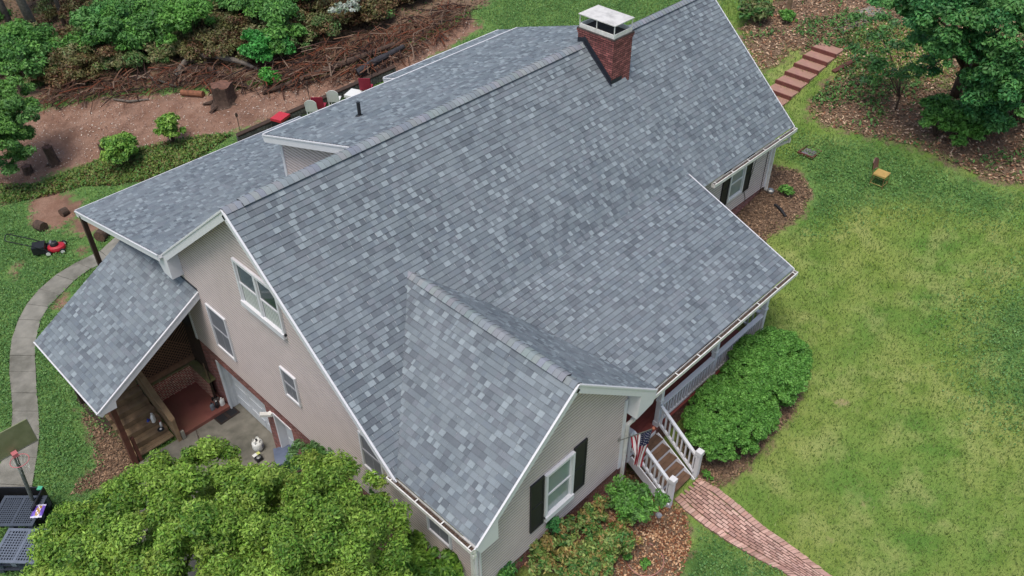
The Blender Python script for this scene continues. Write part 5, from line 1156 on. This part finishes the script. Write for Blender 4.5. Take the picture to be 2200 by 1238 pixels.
# lawn mower
q = G(112, 540); mw = thing('lawn_mower', (q[0], q[1], gz(q[0], q[1])), 'red lawn mower with white wheels and black bag on the left lawn', 'lawn mower', -.05)
hd = G(145, 532)-G(70, 545); mw.rotation_euler = (0, 0, math.atan2(hd[1], hd[0]))
mb = MB(); n = 20
prof = [(1.0,.10),(1.03,.16),(.95,.24),(.6,.28)]
rg = [[(.20+.34*k*math.cos(a)*(1 if math.cos(a) > 0 else .95), .27*k*math.sin(a), z) for a in np.linspace(0, 2*math.pi, n+1)[:-1]] for k, z in prof]
for i in range(len(rg)-1):
    for k in range(n): mb.face([rg[i][k], rg[i][(k+1) % n], rg[i+1][(k+1) % n], rg[i+1][k]])
mb.face(rg[-1]); part(mb, 'deck', M_red, mw, smooth=True)
mb = MB(); mb.lathe((.16,0,.27), [(.15,0),(.16,.06),(.13,.14),(.06,.17)], 16); part(mb, 'engine', M_blk, mw); mb = MB(); mb.box((.02,-.08,.30),(.10,.14,.44)); part(mb, 'filter', M_metal, mw)
for (x, y, r_) in ((.44,.29,.11),(.44,-.29,.11),(-.08,.30,.12),(-.08,-.30,.12)):
    mb = MB(); mb.tube([(x,y-.03,r_),(x,y+.03,r_)], r_, 18); w_ = part(mb, 'wheel', M_blk, mw); mb = MB(); mb.tube([(x,y-.034,r_),(x,y+.034,r_)], r_*.68, 16); part(mb, 'hubcap', M_plasticw, w_)
mb = MB(); mb.box((-.62,-.24,.12),(-.16,.24,.42)); part(mb, 'bag', M_blk, mw, bevel=.04)
for y in (-.24, .24): mb = MB(); mb.tube([(-.08,y,.22),(-.55,y*1.02,.55),(-1.3,y*1.05,.98)], .02, 7); part(mb, 'handle_bar', M_blk, mw)
mb = MB(); mb.tube([(-1.3,-.25,.98),(-1.36,-.15,1.0),(-1.36,.15,1.0),(-1.3,.25,.98)], .02, 7); mb.tube([(-1.05,-.24,.95),(-1.15,-.12,1.08),(-1.15,.12,1.08),(-1.05,.24,.95)], .008, 6); part(mb, 'handle_grip', M_blk, mw)

# lawn chair
q = G(1886, 397); ch_ = thing('garden_chair', (q[0], q[1], gz(q[0], q[1])), 'old chair with a tan seat standing alone on the lawn', 'chair'); cd = np.array(G(1900,372))-np.array(G(1872,372)); ch_.rotation_euler = (0, 0, math.atan2(AR[1], AR[0])-.75)
M_tan = mat('tan_seat', hexc('ad8f52'), .8, var=.15, scale=9); M_brn = mat('brown_vinyl', hexc('6e4f48'), .7, var=.2, scale=6); M_rust = mat('brown_tube', hexc('6b5334'), .6, var=.2)
mb = MB(); mb.box((-.21,-.22,.44),(.24,.22,.50)); part(mb, 'seat', M_tan, ch_, bevel=.025)
mb = MB(); n = 8
for i in range(n):
    y0, y1 = -.20+.4*i/n, -.20+.4*(i+1)/n; f = lambda y: -.25-.04*(1-(y/.2)**2); g_ = lambda y: .96-.10*(abs(y)/.2)**2.5
    mb.face([(f(y0),y0,.52),(f(y1),y1,.52),(f(y1)-.04,y1,g_(y1)),(f(y0)-.04,y0,g_(y0))]); mb.face([(f(y0)-.03,y0,.52),(f(y0)-.07,y0,g_(y0)),(f(y1)-.07,y1,g_(y1)),(f(y1)-.03,y1,.52)]); mb.face([(f(y0)-.04,y0,g_(y0)),(f(y1)-.04,y1,g_(y1)),(f(y1)-.07,y1,g_(y1)),(f(y0)-.07,y0,g_(y0))])
part(mb, 'backrest', M_brn, ch_)
for x, y in ((.21,.2),(.21,-.2),(-.2,.2),(-.2,-.2)): mb = MB(); mb.tube([(x,y,.45),(x*1.12,y*1.08,0)], .013, 7); part(mb, 'leg', M_rust, ch_)
mb = MB(); z = .12; P4 = [(.225,.21,z),(.225,-.21,z),(-.22,-.21,z),(-.22,.21,z),(.225,.21,z)]; mb.tube(P4, .009, 6); part(mb, 'stretcher', M_tan, ch_)
for y in (-.2, .2): mb = MB(); mb.tube([(-.2,y,.45),(-.25,y,.62),(-.28,y,.85)], .012, 6); part(mb, 'back_post', M_rust, ch_)

# framed pad set in the lawn
q = G(1740, 327); fr = thing('utility_cover', (q[0], q[1], gz(q[0], q[1])), 'square grey cover in a brown wooden frame sunk in the grass', 'cover', -.0); mb = MB(); mb.box((-.26,-.22,-.02),(.26,.22,.03)); part(mb, 'lid', mat('grey_lid', hexc('6f6a70'), .8, var=.25, scale=8), fr)
mb = MB(); [mb.box(*b_) for b_ in (((-.36,-.32,-.02),(.36,-.26,.06)),((-.36,.26,-.02),(.36,.32,.06)),((-.36,-.26,-.02),(-.30,.26,.06)),((.30,-.26,-.02),(.36,.26,.06)))]; part(mb, 'frame', M_wood2, fr)
# garden steps
M_step = mat('step_brick', hexc('a0786c'), .9, var=.15, scale=6, dirt=hexc('8a7558'), dscale=3, damt=.5)
tops = [(1680,208),(1682,187),(1699,167),(1717,149),(1736,131),(1754,114),(1770,101)]
for i in range(7):
    x = 22.55+i*.66; z = terr(x+.3, -1.1)+.06+i*.012; t = thing('garden_step', (x, -1.1, z-.16), ['lowest reddish garden step by the roof corner','second reddish garden step from the bottom','third reddish garden step from the bottom','middle reddish garden step of the seven','third reddish garden step from the top','second reddish garden step from the top','top reddish garden step by the leaf litter'][i], 'step', 0, 'garden steps climbing the slope')
    mb = MB(); mb.box((.06,-.54,0),(.70,.54,.15)); part(mb, 'tread', M_step, t); mb = MB(); mb.box((0,-.56,-.02),(.06,.56,.165)); part(mb, 'riser', mat('step_edge', hexc('6b3e36'), .9, var=.2), t)
def plank(a, b, w, h, label, m=M_wood2, name='plank'): mb = MB(); mb.bar(a, b, w, h); o = mb.build(name, m); tag(o, label, name.replace('_', ' ')); return o
plank(gl(1790,156,.05), gl(1846,126,.08), .2, .08, 'long brown board lying on the leaf litter'); plank(gl(1822,204,.05), gl(1832,188,.07), .12, .06, 'short dark board lying by itself on the litter'); plank(gl(1833,187,.05), gl(1848,183,.05), .1, .05, 'thin board end touching the short dark board', M_darkwood)
mb = MB(); b = gl(1694, 22, -.1); mb.bar(b, (b[0], b[1], b[2]+2.6), .16, .16); o = mb.build('wooden_post', M_wood); tag(o, 'upright wooden post at the top of the slope', 'post')
mb = MB(); mb.tube([gl(1664,442,.06), gl(1676,452,.07), gl(1688,468,.05)], [.05,.06,.05], 8); o = mb.build('drain_pipe', M_blk); tag(o, 'short black drain pipe lying in the far bed', 'pipe')
# ring and small things in the front bed
rcx = np.array(gl(1385, 1205, .02)); mb = MB(); mb.tube([(rcx[0]+.46*math.cos(a), rcx[1]+.46*math.sin(a), terr(rcx[0], rcx[1])+.05+.02*math.sin(a*3)) for a in np.linspace(.2, 5.9, 40)], .012, 6); o = mb.build('hose_ring', mat('pink_hose', hexc('a8766a'), .6)); tag(o, 'thin pinkish hose lying in a ring on the mulch', 'hose')
q = gl(1415, 1108, 0); rk = thing('garden_rock', q, 'small pale rock beside the stair stringer', 'rock'); mb = MB(); mb.lathe((0,0,-.02), [(.06,0),(.10,.03),(.08,.08),(.03,.10)], 7); part(mb, 'stone', mat('pale_rock', hexc('9a9c9e'), .9, var=.2), rk)
q = gl(1216, 1236, 0); gl_ = thing('path_light', q, 'round dark garden light in the front bed', 'garden light'); mb = MB(); mb.lathe((0,0,.0), [(.02,0),(.02,.25),(.10,.26),(.085,.31),(.03,.33)], 14); part(mb, 'lamp_head', M_blk, gl_)
# tiki torches
for i, (u, v, lb) in enumerate(((520,300,'garden torch nearest the porch roof edge'),(668,232,'garden torch behind the white chairs'),(802,190,'garden torch beside the upright red chair'))):
    q = gl(u, v, 0); t = thing('garden_torch', q, lb, 'torch', 0, 'torches along the patio edge'); mb = MB(); mb.tube([(0,0,-.1),(0,0,1.15)], .014, 6); part(mb, 'pole', M_blk, t); mb = MB(); mb.lathe((0,0,1.12), [(.03,0),(.06,.06),(.05,.16),(.02,.20)], 10); part(mb, 'lamp_head', M_darkwood, t)
# patio wall and furniture behind the porch roof
A = np.array(G(512, 308)); B_ = np.array(G(850, 160)); d = B_-A; n = 60; mb = MB()
for i in range(n):
    p0 = A+d*i/n; p1 = A+d*(i+.94)/n; z0 = terr(p0[0], p0[1]); 
    for r_ in range(2): mb.bar((p0[0],p0[1],z0+.09+r_*.17),(p1[0],p1[1],z0+.09+r_*.17+rnd.uniform(-.01,.01)),.24+rnd.uniform(-.03,.02),.15)
tw = empty('patio_wall', (A[0], A[1], terr(A[0], A[1])), 'low dark stacked block wall along the rear patio', 'wall'); mb.build('blocks', mat('dark_block', hexc('55544e'), .95, var=.35, scale=5, bump=.4), tw)
mb = MB(); mb.bar((A[0],A[1],terr(A[0],A[1])+.38),(B_[0],B_[1],terr(B_[0],B_[1])+.38),.26,.05); mb.build('cap', M_darkwood, tw)
def seat_at(u, v, name, label, m, cat, kind, rot=0.9, up=0):
    q = PZ(u, v, 0); q = G(u, v); z0 = terr(q[0], q[1]); t = thing(name, (q[0], q[1], z0), label, cat, rot); 
    if kind == 'box': mb = MB(); mb.box((-.32,-.26,0),(.32,.26,.38)); part(mb, 'tub', M_blk, t); mb = MB(); mb.box((-.34,-.28,.38),(.34,.28,.50)); part(mb, 'lid', m, t, bevel=.015)
    else:
        mb = MB(); mb.box((-.25,-.25,.38),(.25,.25,.44)); part(mb, 'seat', m, t, bevel=.01)
        mb = MB(); nn = 10
        for i in range(nn):
            y0, y1 = -.26+.52*i/nn, -.26+.52*(i+1)/nn; g_ = (lambda y: 1.0-.14*(abs(y)/.26)**2.4) if kind == 'round' else (lambda y: 1.0)
            for xs in (-.28, -.25): mb.face([(xs,y0,.42),(xs,y1,.42),(xs-.08,y1,g_(y1)),(xs-.08,y0,g_(y0))])
            mb.face([(-.36,y0,g_(y0)),(-.36,y1,g_(y1)),(-.33,y1,g_(y1)),(-.33,y0,g_(y0))])
        part(mb, 'backrest', m, t)
        for x, y in ((.22,.22),(.22,-.22),(-.23,.22),(-.23,-.22)): mb = MB(); mb.box((x-.02,y-.02,0),(x+.02,y+.02,.38)); part(mb, 'leg', m, t)
    return t
M_redc = mat('red_fabric', hexc('8f2238'), .7, var=.1)
seat_at(606,272,'cooler_box','red topped box at the start of the patio wall',mat('red_lid', hexc('b8303c'), .45),'cooler','box',rot=.35)
seat_at(676,252,'patio_chair','white rounded chair half hidden by the roof edge',M_plasticw,'chair','round',rot=.75); seat_at(690,246,'patio_chair','low red chair between the two white ones',M_redc,'chair','flat',rot=.75)
seat_at(722,232,'patio_chair','tall white round backed chair on the patio',M_plasticw,'chair','round',rot=.75); seat_at(790,206,'patio_chair','upright red chair farthest along the patio',M_redc,'chair','flat',rot=.75); seat_at(762,222,'patio_table','low white table edge before the farthest red chair',M_plasticw,'table','box',rot=.4)
